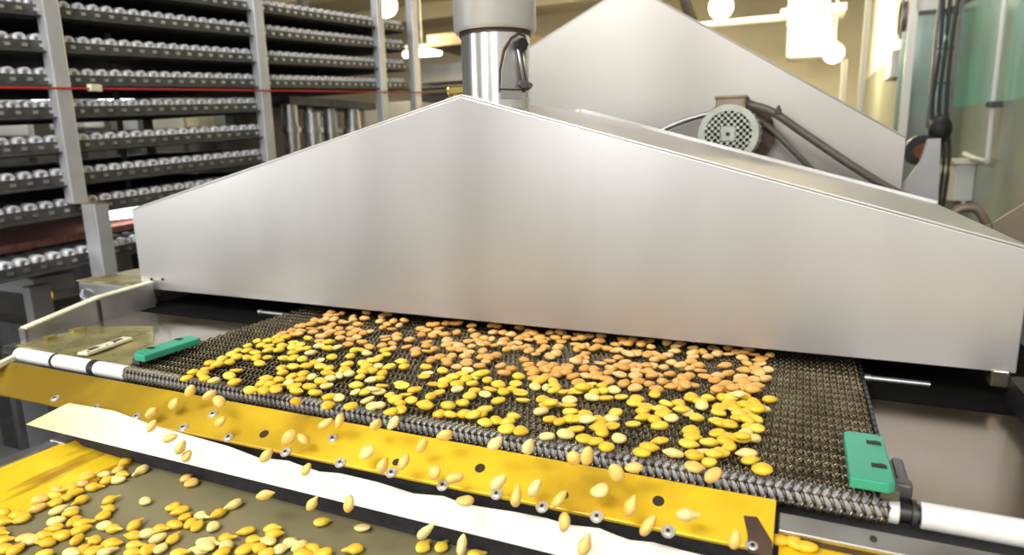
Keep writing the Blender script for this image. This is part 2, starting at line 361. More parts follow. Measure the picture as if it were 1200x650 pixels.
# ---- mesh belt
BW = .80
RY, RZ = .003, .001           # axis of the front roller
def belt_mesh():
    p, px, h, rw = .0078, .0064, .0021, .00118
    rad = ZT-.0030-RZ
    y_far = .70
    arc = math.pi*rad
    s_end = y_far+arc+.06
    rows = int(s_end/p); nl = int(BW/px)
    V = []; Fc = []; base = 0
    def path(s, n):
        y = np.where(s < y_far, y_far-s, 0.); z = np.where(s < y_far, rad+n, 0.)
        a = (s-y_far)/rad
        on = (s >= y_far) & (s <= y_far+arc)
        y = np.where(on, -(rad+n)*np.sin(a), y); z = np.where(on, (rad+n)*np.cos(a), z)
        bk = s > y_far+arc
        y = np.where(bk, s-y_far-arc, y); z = np.where(bk, -rad-n, z)
        return y+RY, z+RZ
    for r_ in range(rows):
        s0 = p*(r_+.5); sg = 1 if r_ % 2 else -1
        k = np.arange(nl*4+1); ph = k % 4
        w = p*1.10
        x = k*px/4 + (px*.25 if r_ % 2 else 0)
        ss = s0 + sg*np.choose(ph, [-w/2, 0, w/2, 0])
        nn = np.choose(ph, [0, h, 0, -h])*1.0
        y, z = path(ss, nn)
        Pt = np.stack([np.clip(x, 0, BW), y, z], 1)
        T = np.gradient(Pt, axis=0); T /= np.linalg.norm(T, axis=1, keepdims=True)+1e-9
        yn, zn = path(ss, nn+.001); Nn = np.stack([Pt[:, 0], yn, zn], 1)-Pt; Nn /= np.linalg.norm(Nn, axis=1, keepdims=True)
        Bn = np.cross(T, Nn); Bn /= np.linalg.norm(Bn, axis=1, keepdims=True); N2 = np.cross(Bn, T)
        ring = np.stack([Pt+rw*N2, Pt+rw*Bn, Pt-rw*N2, Pt-rw*Bn], 1).reshape(-1, 3)
        m = len(Pt); i = np.arange(m-1)[:, None]*4+base
        for q in range(4):
            Fc.append(np.concatenate([i+q, i+(q+1) % 4, i+4+(q+1) % 4, i+4+q], 1))
        V.append(ring); base += m*4
    # straight cross rods threaded between the rows
    for r_ in range(rows):
        s0 = np.array([p*(r_+1.)]); y, z = path(s0, np.array([-.0012]))
        c = np.array([[0, y[0], z[0]], [BW, y[0], z[0]]])
        ring = []
        for cc in c:
            for q in range(4): ring.append(cc+.0007*np.array([0, math.cos(q*math.pi/2), math.sin(q*math.pi/2)]))
        V.append(np.array(ring)); i = base
        Fc.append(np.array([[i+q, i+(q+1) % 4, i+4+(q+1) % 4, i+4+q] for q in range(4)])); base += 8
    V = np.concatenate(V); Fc = np.concatenate(Fc)
    me = bpy.data.meshes.new('mesh_belt'); me.from_pydata(V.tolist(), [], Fc.tolist()); me.update()
    for pl in me.polygons: pl.use_smooth = True
    return me
me = belt_mesh(); me.materials.append(m_wire)
mb = bpy.data.objects.new('mesh_belt', me); COL.objects.link(mb)
tag(mb, 'dark woven wire mesh belt carrying nuts out from under the hood', 'conveyor belt')
one('belt_bed', span(.004, BW-.004, .013, .72, -.012, .0097), m_black, 'black slider bed directly under the wire mesh belt', 'belt bed')
# belt edge links on the right
bm = bm_new()
for k in range(46):
    y = .012+k*.0132; box(bm, (BW+.0025, y, ZT-.003), (.0035, .0105, .006), bev=.0008)
obj('edge_links', bm, m_black, mb)

# ---- nose roller with white sleeves
nr = thing('nose_roller', 'long roller with white plastic sleeves at front edge of mesh belt', 'roller', (.33, 0, 0))
RS = .0092
bm = bm_new(); cyl(bm, (-.246, RY, RZ), (1.12, RY, RZ), .0062, 24); cyl(bm, (-.246, RY, RZ), (-.225, RY, RZ), .0068, 20, .0085); obj('shaft', bm, m_ring, nr, smooth=True)
for a, b in ((-.222, -.1445), (-.1395, -.0695), (-.0585, -.002), (-.001, .7995), (.8000, .8070), (.8200, 1.10)):
    bm = bm_new(); cyl(bm, (a, RY, RZ), (b, RY, RZ), RS, 32); obj('sleeve', bm, m_sleevegrey if a == -.001 else m_white, nr, smooth=True, bev=.001)
for a in (-.142, -.0675, -.064, -.0605, .8160):
    bm = bm_new(); cyl(bm, (a-.0014, RY, RZ), (a+.0014, RY, RZ), RS+.0005, 28); obj('ring', bm, m_ring, nr, smooth=True)

# ---- yellow transfer plate with screws
tp = thing('transfer_plate', 'long yellow plate with white washers sloping down below the mesh belt', 'plate', (.3, -.04, -.01))
TL = [Vector(at(-60, 410.2, 1, -.0165)), Vector(at(910, 585, 1, -.0165))]
BLp = [None, Vector(at(905, 647, 1, -.055))]
pn = (TL[1]-TL[0]).cross(BLp[1]-TL[1]).normalized()
BLp[0] = Vector(on_plane(-60, 449.5, TL[1], np.array(pn)))
if pn.z < 0: pn = -pn
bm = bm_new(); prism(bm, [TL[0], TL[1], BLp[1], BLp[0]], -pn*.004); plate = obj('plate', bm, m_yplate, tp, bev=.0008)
def onp(px, py): return Vector(on_plane(px, py, TL[1], np.array(pn)))
def washer(px, py, r=.0052, name='screw'):
    c = onp(px, py); bm = bm_new(); cyl(bm, c, c+pn*.0011, r, 20); cyl(bm, c+pn*.001, c+pn*.0019, r*.72, 18, r*.5)
    w = obj(name, bm, m_screw, tp, smooth=True)
    bm = bm_new(); cyl(bm, c+pn*.0012, c+pn*.0023, r*.30, 6); obj('socket', bm, m_hole, w)
for q in ((65,467),(112,478),(160,488.5),(215,501),(268,512.5),(335,530),(399,542.5),(459,554),(519,569),(582,579),(635.5,594),(699.5,605.5),(783,623),(882,640)): washer(*q)
for q in ((249.5,485.5),(390,514)): washer(*q, name='countersunk_screw')
def phole(px, py, r, nm='hole'):
    c = onp(px, py); bm = bm_new(); hollow(bm, c+pn*.0006, c-pn*.0002, r, r*.86, 20); cyl(bm, c-pn*.0002, c+pn*.0003, r*.9, 20); obj(nm, bm, m_hole, tp)
for q in ((309.5,508.5,.0046),(464.5,541.5,.0036),(562.5,548.5,.0044),(771.5,587,.0044),(661,580,.0036)): phole(*q)
# worn notch and dark tape near the right end
c = onp(889, 626); ex = (TL[1]-TL[0]).normalized(); ey = pn.cross(ex)
bm = bm_new()
prism(bm, [c+ex*a+ey*b+pn*.0006 for a, b in ((-.011,.012),(-.002,.013),(.009,-.004),(.010,-.016),(-.006,-.016),(-.007,-.003))], pn*.0006); obj('worn_patch', bm, m_brown, tp)

# ---- black rubber seal and white deflector
def wavy(pts, n):
    xs = np.linspace(pts[0][0], pts[-1][0], n); return xs, np.interp(xs, [p[0] for p in pts], [p[1] for p in pts])
wtop = [(78,473),(130,482),(176,499),(215,510),(265,524),(300,537.5),(335,541),(351,547),(372,554),(396,556),(440,566.5),(483,580),(518,583),(541,592),(570,597),(600,601.5),(638,609),(665,617),(701,621),(720,629),(737,635),(765,638),(798,647),(860,662)]
wbot = [(30,497),(157,528),(300,566),(516,617),(600,638),(700,662)]
def wbx(px):
    return np.interp(px, [p[0] for p in wbot], [p[1] for p in wbot])
T = [Vector(at(a, b, 1, -.062)) for a, b in wtop]
Bt = [Vector(at(a, b, 2, -.051)) for a, b in ((30,497),(300,566),(600,638),(860,701))]
y_b = sum(v.y for v in Bt)/4
bm = bm_new()
poly = T + [Vector((v.x, v.y, v.z)) for v in reversed(Bt)]
# flat sheet from the wavy top line to the straight bottom edge
top = [bm.verts.new(v) for v in T]
xs = [v.x for v in T]
b0, b1 = Bt[0], Bt[-1]
bot = []
for i, v in enumerate(T):
    f = i/(len(T)-1); bot.append(bm.verts.new(b0.lerp(b1, f)))
for i in range(len(T)-1): bm.faces.new((top[i], top[i+1], bot[i+1], bot[i]))
g = bmesh.ops.extrude_face_region(bm, geom=bm.faces[:])
bmesh.ops.translate(bm, verts=[e for e in g['geom'] if isinstance(e, bmesh.types.BMVert)], vec=(0, .003, .0))
one('deflector_strip', bm, m_strip, 'white deflector strip with wavy upper edge below the yellow plate', 'deflector')
bm = bm_new()
prism(bm, [(-.085, -.0475, BLp[1].z-.004), (BLp[1].x-.001, -.0475, BLp[1].z-.003), (BLp[1].x-.001, -.0475, -.079), (-.02, -.0475, -.079), (-.085, -.0475, -.050)], (0, .006, 0))
one('rubber_seal', bm, m_blackrub, 'dark rubber strip showing between yellow plate and white deflector', 'seal')

# ---- lower belt
ZL = -.080
one('lower_belt', span(.055, .735, -1.2, -.0445, ZL-.004, ZL), m_gbelt, 'olive green lower belt with scattered nuts at the bottom', 'conveyor belt')
one('front_apron', span(-.02, .735, -.044, -.036, ZL-.05, -.052), m_black, 'black plate behind white deflector, closing rear of lower belt', 'plate')
# yellow guide plate left of the lower belt: slopes gently to the belt
bm = bm_new(); prism(bm, [(.062, -.034, ZL+.0006), (.062, -1.0, ZL+.0006), (-.058, -1.0, ZL+.006), (-.058, -.034, ZL+.006)], (0, 0, -.003))
one('side_plate', bm, m_yside, 'bright yellow stained plate along left edge of lower belt', 'plate', bev=.0006)
bm = bm_new(); box(bm, (-.068, -.50, ZL-.002), (.014, .95, .016), bev=.002); box(bm, (-.098, -.50, ZL-.012), (.030, .95, .012), bev=.002); box(bm, (-.066, -.045, ZL-.002), (.03, .02, .02), bev=.003)
one('frame_rail', bm, m_steel, 'grey steel frame rail left of the yellow side plate', 'rail')
bm = bm_new(); box(bm, (-.19, -.5, ZL-.03), (.12, .9, .02), bev=.003); 
one('machine_shelf', bm, m_darksteel, 'dark grey metal ledge at the lower left corner', 'ledge')
# right: flat bar and the yellow plate below it
bm = bm_new(); box(bm, (.93, -.0245, -.0105), (.400, .0155, .005), Matrix.Rotation(R(26), 3, 'X'), bev=.001)
fb = one('flat_bar', bm, m_steel, 'pale steel bar below the white roller at lower right', 'bar')
bm = bm_new(); c = at(1023, 633, 1, -.0250); cyl(bm, c+np.array([0,.003,-.004]), c+np.array([0,-.0012,.0022]), .0022, 12); obj('screw', bm, m_hole, fb)
bm = bm_new(); prism(bm, [(.731, -.027, -.0215), (1.13, -.027, -.0215), (1.13, -.30, -.026), (.731, -.30, -.026)], (0, 0, -.004))
one('corner_plate', bm, m_yside, 'small yellow plate under the steel bar in the bottom right', 'plate')
bm = bm_new(); box(bm, (.93, -.024, -.0165), (.400, .009, .009)); one('bar_backing', bm, m_brown, 'brown strip between steel bar and yellow corner plate', 'strip')

# ---- trays either side of the belt
one('shade_floor', span(-.33, 1.0, .232, .765, -.008, .001), m_hoodshade, 'black sheet standing for the shade below the hood beyond the trays', 'shade sheet')  # shade and dark reflection below the hood, put in as a black sheet
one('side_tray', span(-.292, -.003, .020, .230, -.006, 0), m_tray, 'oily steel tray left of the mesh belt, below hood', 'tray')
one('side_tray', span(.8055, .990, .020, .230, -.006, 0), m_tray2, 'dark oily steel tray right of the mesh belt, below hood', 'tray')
# brass slide plates left
bm = bm_new(); prism(bm, [(-.262,.022,.001), (-.262,.125,.001), (-.165,.160,.001), (-.085,.100,.001), (-.085,.022,.001)], (0,0,.003)); box(bm, (-.25,.10,.006), (.012,.02,.006)); box(bm, (-.25,.06,.006), (.012,.015,.004))
one('slide_plate', bm, m_brass, 'oily brass-yellow plate left, beside steel rail and white roller', 'plate', bev=.0006)
bm = bm_new(); prism(bm, [(-.083,.018,.001), (-.083,.098,.001), (.000,.098,.001), (.000,.018,.001)], (0,0,.003))
one('slide_plate', bm, m_brass, 'oily brass-yellow plate between the slotted bracket and mesh belt', 'plate', bev=.0006)
# slotted bracket
qa, qb = Vector(at(96, 415, 2, .008)), Vector(at(150, 396, 2, .008))
dv = (qb-qa); Ln = dv.length; dv.normalize(); nv = Vector((-dv.y, dv.x, 0))
rotm = Matrix((dv, nv, Vector((0,0,1)))).transposed()
br = thing('slotted_bracket', 'ivory slotted bracket lying on brass plates left of the belt', 'bracket', (qa+qb)/2-Vector((0,0,.004)))
bm = bm_new(); cc = (qa+qb)/2
box(bm, cc, (Ln, .017, .0045), rotm, bev=.0015); obj('body', bm, m_cream, br)
for s in (-.26, .26):
    bm = bm_new(); box(bm, cc+dv*Ln*s+Vector((0,0,.0022)), (.014, .0065, .0012), rotm); obj('slot', bm, m_hole, br)
for s in (-.44, -.05, .12):
    bm = bm_new(); cyl(bm, cc+dv*Ln*s-nv*.006+Vector((0,0,.001)), cc+dv*Ln*s-nv*.006+Vector((0,0,.003)), .0013, 8); obj('hole', bm, m_hole, br)
# green guides
def guide(label, x0, x1, y0, y1, z, th, flip):
    g = thing('belt_guide', label, 'guide block', ((x0+x1)/2, (y0+y1)/2, ZT+.001))
    ch = .012
    if flip: o = [(x0,y0),(x1-.004,y0),(x1,y0+.004),(x1,y1-.004),(x1-.004,y1),(x0+ch*.3,y1),(x0,y1-ch*.3)]
    else: o = [(x0,y0+ch),(x0+.004,y0+.004),(x0+ch,y0),(x1,y0),(x1,y1-.004),(x1-.004,y1),(x0+.006,y1),(x0,y1-.006)]
    bm = bm_new(); prism(bm, [(a,b,z) for a, b in o], (0,0,-th)); obj('block', bm, m_green, g, bev=.0012)
    xm = x1-.008 if flip else x0+.007
    for yy in ((y0+(y1-y0)*.30), (y0+(y1-y0)*.78)):
        bm = bm_new(); box(bm, (xm, yy, z+.0002), (.010, .006, .0012), bev=.0004); cyl(bm, (xm+.001, yy, z), (xm+.001, yy, z+.0012), .0028, 12); obj('slot', bm, m_hole, g)
    bm = bm_new(); box(bm, ((x0+x1)/2+(.012 if flip else -.012), (y0+y1)/2-.01, z-th-.004), (.012, .05, .008), bev=.001); obj('foot', bm, m_darksteel, g)
guide('green plastic guide block at left edge of the mesh belt', .006, .034, .0, .082, .0285, .008, False)
guide('green square guide plate at right edge of the mesh belt', .7735, .8015, -.014, .069, .029, .008, True)
bm = bm_new(); box(bm, (.8120, .040, .004), (.008, .05, .020), bev=.002); box(bm, (.808, .016, .012), (.016, .010, .012), bev=.002)
one('guide_stand', bm, m_darksteel, 'dark steel stand holding the right green guide plate', 'stand')
# left rail
bm = bm_new()
xr = -.292
prof = [(.052,.016),(.165,.0375),(.262,.044)]
prism(bm, [(xr, .052, -.010)]+[(xr, y, z) for y, z in prof]+[(xr, .262, -.010)], (-.004, 0, 0))
obj0 = thing('side_rail', 'grey steel side rail left of the tray, sloping up to hood', 'rail', (xr, .15, -.01))
obj('web', bm, m_steel, obj0, bev=.0008)
bm = bm_new()
for (ya, za), (yb, zb) in zip(prof[:-1], prof[1:]):
    prism(bm, [(xr+.003, ya, za), (xr+.003, yb, zb), (xr-.012, yb, zb), (xr-.012, ya, za)], (0, 0, .0025))
obj('flange', bm, m_cream, obj0)
bm = bm_new(); box(bm, (xr+.0012, .163, .014), (.003, .004, .040)); obj('seam', bm, m_ring, obj0)
bm = bm_new(); box(bm, (xr-.006, .052, .004), (.012, .006, .026), bev=.001); obj('end_cap', bm, m_steel, obj0)
q0, q1 = Vector(at(46, 401, 2, .002)), Vector(at(-14, 431, 2, .002)); dq_ = (q1-q0).normalized(); nq = Vector((-dq_.y, dq_.x, 0))
bm = bm_new(); prism(bm, [q0-nq*.004, q1-nq*.004, q1+nq*.004, q0+nq*.004], (0, 0, -.006)); one('edge_strip', bm, m_cream, 'narrow cream strip running off left past the white roller end', 'strip')
# box beside the rail
bx0 = thing('side_box', 'steel box with tan top behind the left side rail', 'box', (-.42, .40, -.06))
bm = span(-.455, -.315, .235, .56, -.06, .041, bev=.003); obj('body', bm, m_steel, bx0)
bm = span(-.457, -.313, .233, .562, .041, .0435, bev=.001); obj('lid', bm, m_brass, bx0)
bm = bm_new(); tube(bm, spline([(-.440,.232,.025),(-.432,.224,.020),(-.420,.224,.012),(-.412,.232,.006)], 5), .003, 8); obj('handle', bm, m_steel, bx0, smooth=True)
# shaft seen below the hood, on both sides
for a, b, lab in ((-.075, -.006, 'short thin steel shaft left of the belt in the dark under hood'), (.8065, .868, 'short thin steel shaft right of the belt in the dark under hood')):
    bm = bm_new(); cyl(bm, (a, .285, .004), (b, .285, .004), .0032, 14); cyl(bm, (a, .285, .004), (a+.006, .285, .004), .0045, 14); one('shaft_stub', bm, m_steel, lab, 'shaft', smooth=True)
# right frame plate
bm = bm_new(); prism(bm, [(.952,.03,.16),(.952,.262,.16),(.952,.70,.16),(.952,.70,-.006),(.952,.17,-.006),(.952,.20,.02)], (.01,0,0))
bm2 = bm_new(); prism(bm2, [(.948,.235,.13),(.948,.264,.13),(.948,.264,-.004),(.948,.225,-.004)], (.012,0,0)); bm.free()
box(bm2, (.945, .20, .012), (.03, .14, .03)); one('frame_plate', bm2, m_black, 'black upright frame plate at the right end of front hood', 'plate')
# machine base under everything
one('conveyor_base', span(-.29, 1.10, .03, 1.6, -.86, -.022), m_greydark, 'dark machine body beneath the trays and belt', 'machine base')
one('cross_support', span(-.16, .95, -.030, .02, -.90, -.14), m_greydark, 'dark cross support carrying the front roller and plates', 'support')
# ================================================================== room
X0, X1, Y0, Y1, Z0, Z1 = -7.0, 3.4, -4.0, 8.2, -.90, 2.05
struct('floor', span(X0, X1, Y0, Y1, Z0-.1, Z0), m_floor)
struct('ceiling', span(X0, X1, Y0, Y1, Z1, Z1+.1), m_ceil)
struct('wall_back', span(X0, X1, Y1, Y1+.1, Z0, Z1), m_beige)
struct('wall_left', span(X0-.1, X0, Y0, Y1, Z0, Z1), m_wleft)
struct('wall_front', span(X0, X1, Y0-.1, Y0, Z0, Z1), m_wwall)
# right wall: gloss green dado, white above, built in three bands from one corner
cr = at(1112, 15, 1, 4.7); zb_ = cr[2]
dirw = np.array([math.sin(R(-9)), math.cos(R(-9))]); nw = np.array([dirw[1], -dirw[0]])
zmid = at(1120, 128, 1, 4.7)[2]
def wallseg(name, a, b, z0, z1, m, th=.12):
    bm = bm_new(); n2 = np.array([b[1]-a[1], -(b[0]-a[0])]); n2 = n2/np.linalg.norm(n2)*th
    prism(bm, [(a[0], a[1], z0), (b[0], b[1], z0), (b[0], b[1], z1), (a[0], a[1], z1)], (n2[0], n2[1], 0)); return struct(name, bm, m)
c2 = cr[:2]; near = c2 - dirw*8.3
mid = c2 - dirw*2.4
wallseg('wall_right', mid, c2, zmid, zb_, m_greenwall)
wallseg('trim_5', mid, c2, Z0, zmid, m_greywall)
wallseg('wall_right_near', near, mid, Z0, zb_, m_wwall)
wallseg('trim_1', near, c2, zb_, zb_+.03, m_greydark, .11)
wallseg('trim_2', near, c2, zb_+.03, Z1, m_wwall)
# return wall to the left of the corner
pl_ = at(1069, 15, 1, 4.72)
wallseg('wall_return', c2, np.array([pl_[0]-.05, 4.72]), zmid, zb_, m_greenwall)
wallseg('trim_6', c2, np.array([pl_[0]-.05, 4.72]), Z0, zmid, m_greywall)
wallseg('trim_3', c2, np.array([pl_[0]-.05, 4.72]), zb_+.03, Z1, m_wwall)
wallseg('trim_4', c2, np.array([pl_[0]-.05, 4.72]), zb_, zb_+.03, m_greydark)
# pillar: its left side face runs away from us
pn0 = at(1067, 15, 1, 4.55); pf = at(1021, 15, 0, pn0[0])
pil = thing('pillar', 'white square pillar at right, with a round dark vent', 'pillar', (pn0[0]+.12, 5.0, Z0))
zmidp = at(1040, 60, 1, 5.2)[2]
obj('upper_shaft', span(pn0[0], pn0[0]+.03, 4.55, pf[1], zmidp, Z1), m_wwall, pil)
obj('lower_shaft', span(pn0[0], pn0[0]+.03, 4.55, pf[1], Z0, zmidp), m_greywall, pil)
obj('corner_strip', span(pn0[0]-.008, pn0[0]+.04, 4.53, 4.55, Z0, zb_), m_wwall, pil)
v = at(1058.5, 22, 0, pn0[0]-.01); rv = .5*abs(at(1058.5, 2, 0, pn0[0])[2]-at(1058.5, 43, 0, pn0[0])[2])
bm = bm_new(); hollow(bm, (v[0]-.02, v[1], v[2]), (pn0[0], v[1], v[2]), rv, rv*.84, 32, depth=.012); vt = one('wall_vent', bm, m_darksteel, 'round dark vent high on the white pillar side', 'vent', smooth=True)
bm = bm_new(); cyl(bm, (v[0]-.004, v[1], v[2]), (v[0]-.002, v[1], v[2]), rv*.85, 32); obj('grille', bm, m_greydark, vt)
# white poles left of the pillar
for px, ya, yb, yy, r, lab in ((1013, 0, 126, 5.2, .022, 'white pole close to the pillar, the taller of two'), (991, 70, 118, 5.8, .022, 'shorter white pole left of the pillar beside the lamp glow')):
    p = at(px, 60, 1, yy); zt = at(px, ya, 1, yy)[2]
    bm = bm_new(); cyl(bm, (p[0], yy, Z0), (p[0], yy, min(zt, Z1)), r, 16); cyl(bm, (p[0], yy, Z0), (p[0], yy, Z0+.02), r*2.4, 16); one('pole', bm, m_wwall, lab, 'pole', smooth=True)
# bright panel on the lower pillar
p = at(1048, 78, 0, pn0[0]-.01); bm = span(pn0[0]-.05, pn0[0], p[1]-.16, p[1]+.16, p[2]-.09, p[2]+.10, bev=.01); one('wall_box', bm, m_wwall, 'small white box on the pillar below the round vent', 'box')
# cable ladder with black cables
yl = 4.05
lt = at(1112, 20, 1, yl); lw = .052
zbot = at(1092, 150, 1, yl)[2]
cl = thing('cable_ladder', 'dark vertical cable ladder by the green wall', 'cable ladder', (lt[0], yl, zbot))
for s in (-1, 1):
    bm = bm_new(); box(bm, (lt[0]+s*lw, yl, (zbot+Z1)/2), (.016, .03, Z1-zbot)); obj('side_rail', bm, m_darksteel, cl)
for k in range(9):
    z = zbot+.06+k*(Z1-zbot)/9; bm = bm_new(); box(bm, (lt[0], yl, z), (2*lw, .012, .016)); obj('rung', bm, m_darksteel, cl)
for i, (dx, lab) in enumerate(((-.036, 'left black cable'), (-.006, 'middle black cable'), (.030, 'right black cable'))):
    bm = bm_new(); e = at(1100+6*i, 190, 1, yl-.04)
    tube(bm, spline([(lt[0]+dx, yl-.02, Z1-.01), (lt[0]+dx*1.15, yl-.022, 1.2), (lt[0]+dx*.8, yl-.02, .8), (lt[0]+dx, yl-.025, zbot+.1), (e[0], yl-.04, e[2]), (e[0]-.02, yl-.04, e[2]-.5)], 6), .011, 10)
    one('black_cable', bm, m_blackcable, lab+' hanging down the cable ladder by the green wall', 'cable', smooth=True)
p = at(1102, 152, 1, yl-.06); bm = bm_new(); bmesh.ops.create_uvsphere(bm, u_segments=16, v_segments=10, radius=.06, matrix=Matrix.Translation((p[0], yl-.06, p[2])) @ Matrix.Diagonal((1, .6, 1.35, 1)))
one('cable_gland', bm, m_black, 'black cable bundle knot at the foot of cable ladder', 'cable bundle', smooth=True)
# grey leaning panel and orange motor behind the second hood
yp = 2.02
bm = bm_new(); prism(bm, [at(a, b, 1, yp) for a, b in ((1088,163),(1103,162),(1099,250),(1052,250),(1060,215),(1078,190))], (0, .03, 0)); one('guard_panel', bm, m_paintgrey, 'grey sheet metal guard right of the rear hood', 'panel', bev=.002)
mo = at(1086, 176, 1, 2.18); om = thing('fan_motor', 'orange and black motor at right end of rear hood', 'motor', (mo[0], 2.18, mo[2]-.06))
bm = bm_new(); cyl(bm, (mo[0]-.02, 2.13, mo[2]), (mo[0]-.02, 2.22, mo[2]), .030, 24); obj('body', bm, m_orange, om, smooth=True)
bm = bm_new(); hollow(bm, (mo[0]-.02, 2.12, mo[2]), (mo[0]-.02, 2.19, mo[2]), .052, .029, 24); obj('cover', bm, m_black, om, smooth=True)
# electrical box and conduits on the right wall
def onw(px, py, off=0.):
    return on_plane(px, py, np.array([c2[0]-nw[0]*off, c2[1]-nw[1]*off, 0]), np.array([nw[0], nw[1], 0]))
rw = Matrix.Rotation(math.atan2(dirw[1], dirw[0]), 3, 'Z')
a, b = onw(1109, 190, .05), onw(1129, 236, .05)
eb = thing('electrical_box', 'white wall box with grey side below the conduit at right', 'electrical box', ((a+b)/2).tolist())
ln = np.linalg.norm((a-b)[:2]); cc = (a+b)/2
bm = bm_new(); box(bm, cc, (ln*.9, .10, abs(a[2]-b[2])), rw, bev=.006); obj('body', bm, m_pale, eb)
bm = bm_new(); box(bm, (cc[0], cc[1], max(a[2], b[2])+.01), (ln*1.02, .13, .03), rw, bev=.004); obj('cap', bm, m_cream, eb)
def wpipe(pts, r, lab, off=.04):
    bm = bm_new(); tube(bm, spline([onw(px, py, off) for px, py in pts], 5), r, 10); return one('conduit_pipe', bm, m_wwall, lab, 'conduit', smooth=True)
wpipe([(1179,-12),(1172,50),(1164,120),(1157,188)], .013, 'pale vertical conduit pipe on the right green wall')
wpipe([(1157,189),(1144,186),(1130,180)], .013, 'short pale conduit joining the white wall box')
wpipe([(1131,186),(1130,215),(1128,246)], .012, 'short upright conduit right of the white wall box')
p = onw(1165, 122, .04); bm = bm_new(); box(bm, p, (.05, .06, .03), rw, bev=.004); one('pipe_clamp', bm, m_darksteel, 'dark clamp around the tall conduit pipe at right', 'clamp')
# corner piece at right edge
bm = bm_new(); yq = .82; prism(bm, [at(a, b, 1, yq) for a, b in ((1163,262),(1240,215),(1300,200),(1300,330),(1163,330))], (0,.01,0)); one('rear_panel', bm, m_brownpanel, 'tan sheet metal panel behind hood at right edge', 'panel')
bm = bm_new(); tube(bm, spline([at(px, py, 1, .90) for px, py in ((1112,262),(1120,248),(1132,243),(1146,246),(1156,262))], 6), .008, 10)
one('hose_bundle', bm, m_brownpanel, 'tan hose end peeking above hood roof at far right', 'hose', smooth=True)
# ceiling bits: beam, pipe, hangers, lamps
def glow(px, py, yy, r, lab, w=30):
    p = at(px, py, 1, yy); t = thing('pendant_lamp', lab, 'lamp', (p[0], yy, p[2]-r))
    bm = bm_new(); bmesh.ops.create_uvsphere(bm, u_segments=24, v_segments=14, radius=r, matrix=Matrix.Translation((p[0], yy, p[2]))); obj('globe', bm, m_lamp, t, smooth=True)
    zt = max(p[2]+r+.02, Z1)
    bm = bm_new(); cyl(bm, (p[0], yy, p[2]+r*.9), (p[0], yy, zt), .012, 8); cyl(bm, (p[0], yy, p[2]+r*.8), (p[0], yy, p[2]+r*1.25), r*.4, 16, r*.25); obj('stem', bm, m_wwall, t, smooth=True)
    ld = bpy.data.lights.new('lamp_light', 'POINT'); ld.energy = w; ld.color = (1, .80, .45); ld.shadow_soft_size = r
    lo_ = bpy.data.objects.new('lamp_light', ld); lo_.location = (p[0], yy-.0, p[2]-r*1.6); COL.objects.link(lo_)
glow(845, 8, 5.6, .10, 'glowing warm lamp above the rear hood slope', 45)
glow(977, 62, 6.2, .085, 'glowing warm lamp left of the white poles', 40)
glow(969, 40, 6.8, .07, 'smaller warm lamp just above another near white poles', 8)
glow(452, 6, 4.6, .10, 'glowing warm lamp over the roller racks at top left', 50)
p = at(890, 23, 1, 6.6); bm = bm_new(); cyl(bm, (p[0]-1.2, 6.6, p[2]), (p[0]+.55, 6.6, p[2]), .03, 12); one('ceiling_pipe', bm, m_wwall, 'pale horizontal pipe under the ceiling behind rear hood', 'pipe', smooth=True)
p = at(928, 14, 1, 6.5); bm = bm_new(); box(bm, (p[0], 6.5, (p[2]+Z1)/2+.0), (.07, .07, Z1-p[2]+.25)); one('ceiling_hanger', bm, m_wwall, 'square hanger dropping from the ceiling near lamps', 'hanger')
p = at(948, 45, 1, 7.2); t = thing('extractor_unit', 'white boxy unit under the ceiling left of the lamps', 'ventilation unit', (p[0], 7.2, p[2]))
obj('body', B((p[0], 7.2, p[2]), (.42, .4, .42), bev=.04), m_wwall, t)
obj('top_flange', B((p[0]+.02, 7.2, p[2]+.24), (.60, .5, .07), bev=.01), m_pale, t); obj('neck', B((p[0], 7.2, (p[2]+.25+Z1)/2), (.3, .3, Z1-p[2]-.25)), m_wwall, t)
bm = bm_new()
for k in range(4): box(bm, (p[0]-.12+k*.08, 6.99, p[2]-.02), (.03, .02, .28))
obj('louvres', bm, m_greywall, t)
for k, (yy, lab) in enumerate(((3.9, 'nearest'), (5.4, 'middle'), (6.9, 'farthest'))):
    bm = bm_new(); box(bm, (-1.8, yy, Z1-.09), (10.2, .16, .18)); one('ceiling_beam', bm, m_ceil, lab+' cream beam running across the ceiling', 'beam')
p = at(800, 6, 1, 3.6); bm = bm_new(); tube(bm, [at(784,-52,1,3.4), at(812,26,1,3.4)], .03, 8); one('sloping_strut', bm, m_tbox, 'tan sloping strut behind the rear hood peak', 'strut', smooth=True)

# ================================================================== roller rack at left
d1 = ray(996, 108); Dh = np.array([d1[0], d1[1], 0]); hl = np.linalg.norm(Dh); Dh = Dh/hl; slope = d1[2]/hl
Nh = np.array([-Dh[1], Dh[0], 0]);
dq = ray(90, 180); Q1 = CAM + dq*(1.72/np.dot(dq, FW))
if np.dot(Nh, Q1-CAM) < 0: Nh = -Nh
def onr(px, py, off=0.): return on_plane(px, py, Q1+Nh*off, Nh)
def uz(px, py, off=0.):
    p = onr(px, py, off); return float(np.dot(p-Q1, Dh)), float(p[2])
def W(u, n, z): return Vector(Q1 + Dh*u + Nh*n)*Vector((1,1,0)) + Vector((0,0,z))
rotr = Matrix((Vector(Dh), Vector(Nh), Vector((0,0,1)))).transposed()
rott = Matrix((Vector((Dh[0], Dh[1], slope)).normalized(), Vector(Nh), Vector(np.cross(np.array([Dh[0], Dh[1], slope])/np.linalg.norm([Dh[0], Dh[1], slope]), Nh)))).transposed()
u_p2 = uz(312, 180)[0]; u_p3 = uz(446, 120)[0]; u_p4 = uz(484, 90)[0]
U0 = uz(-70, 120)[0]
DP = .62
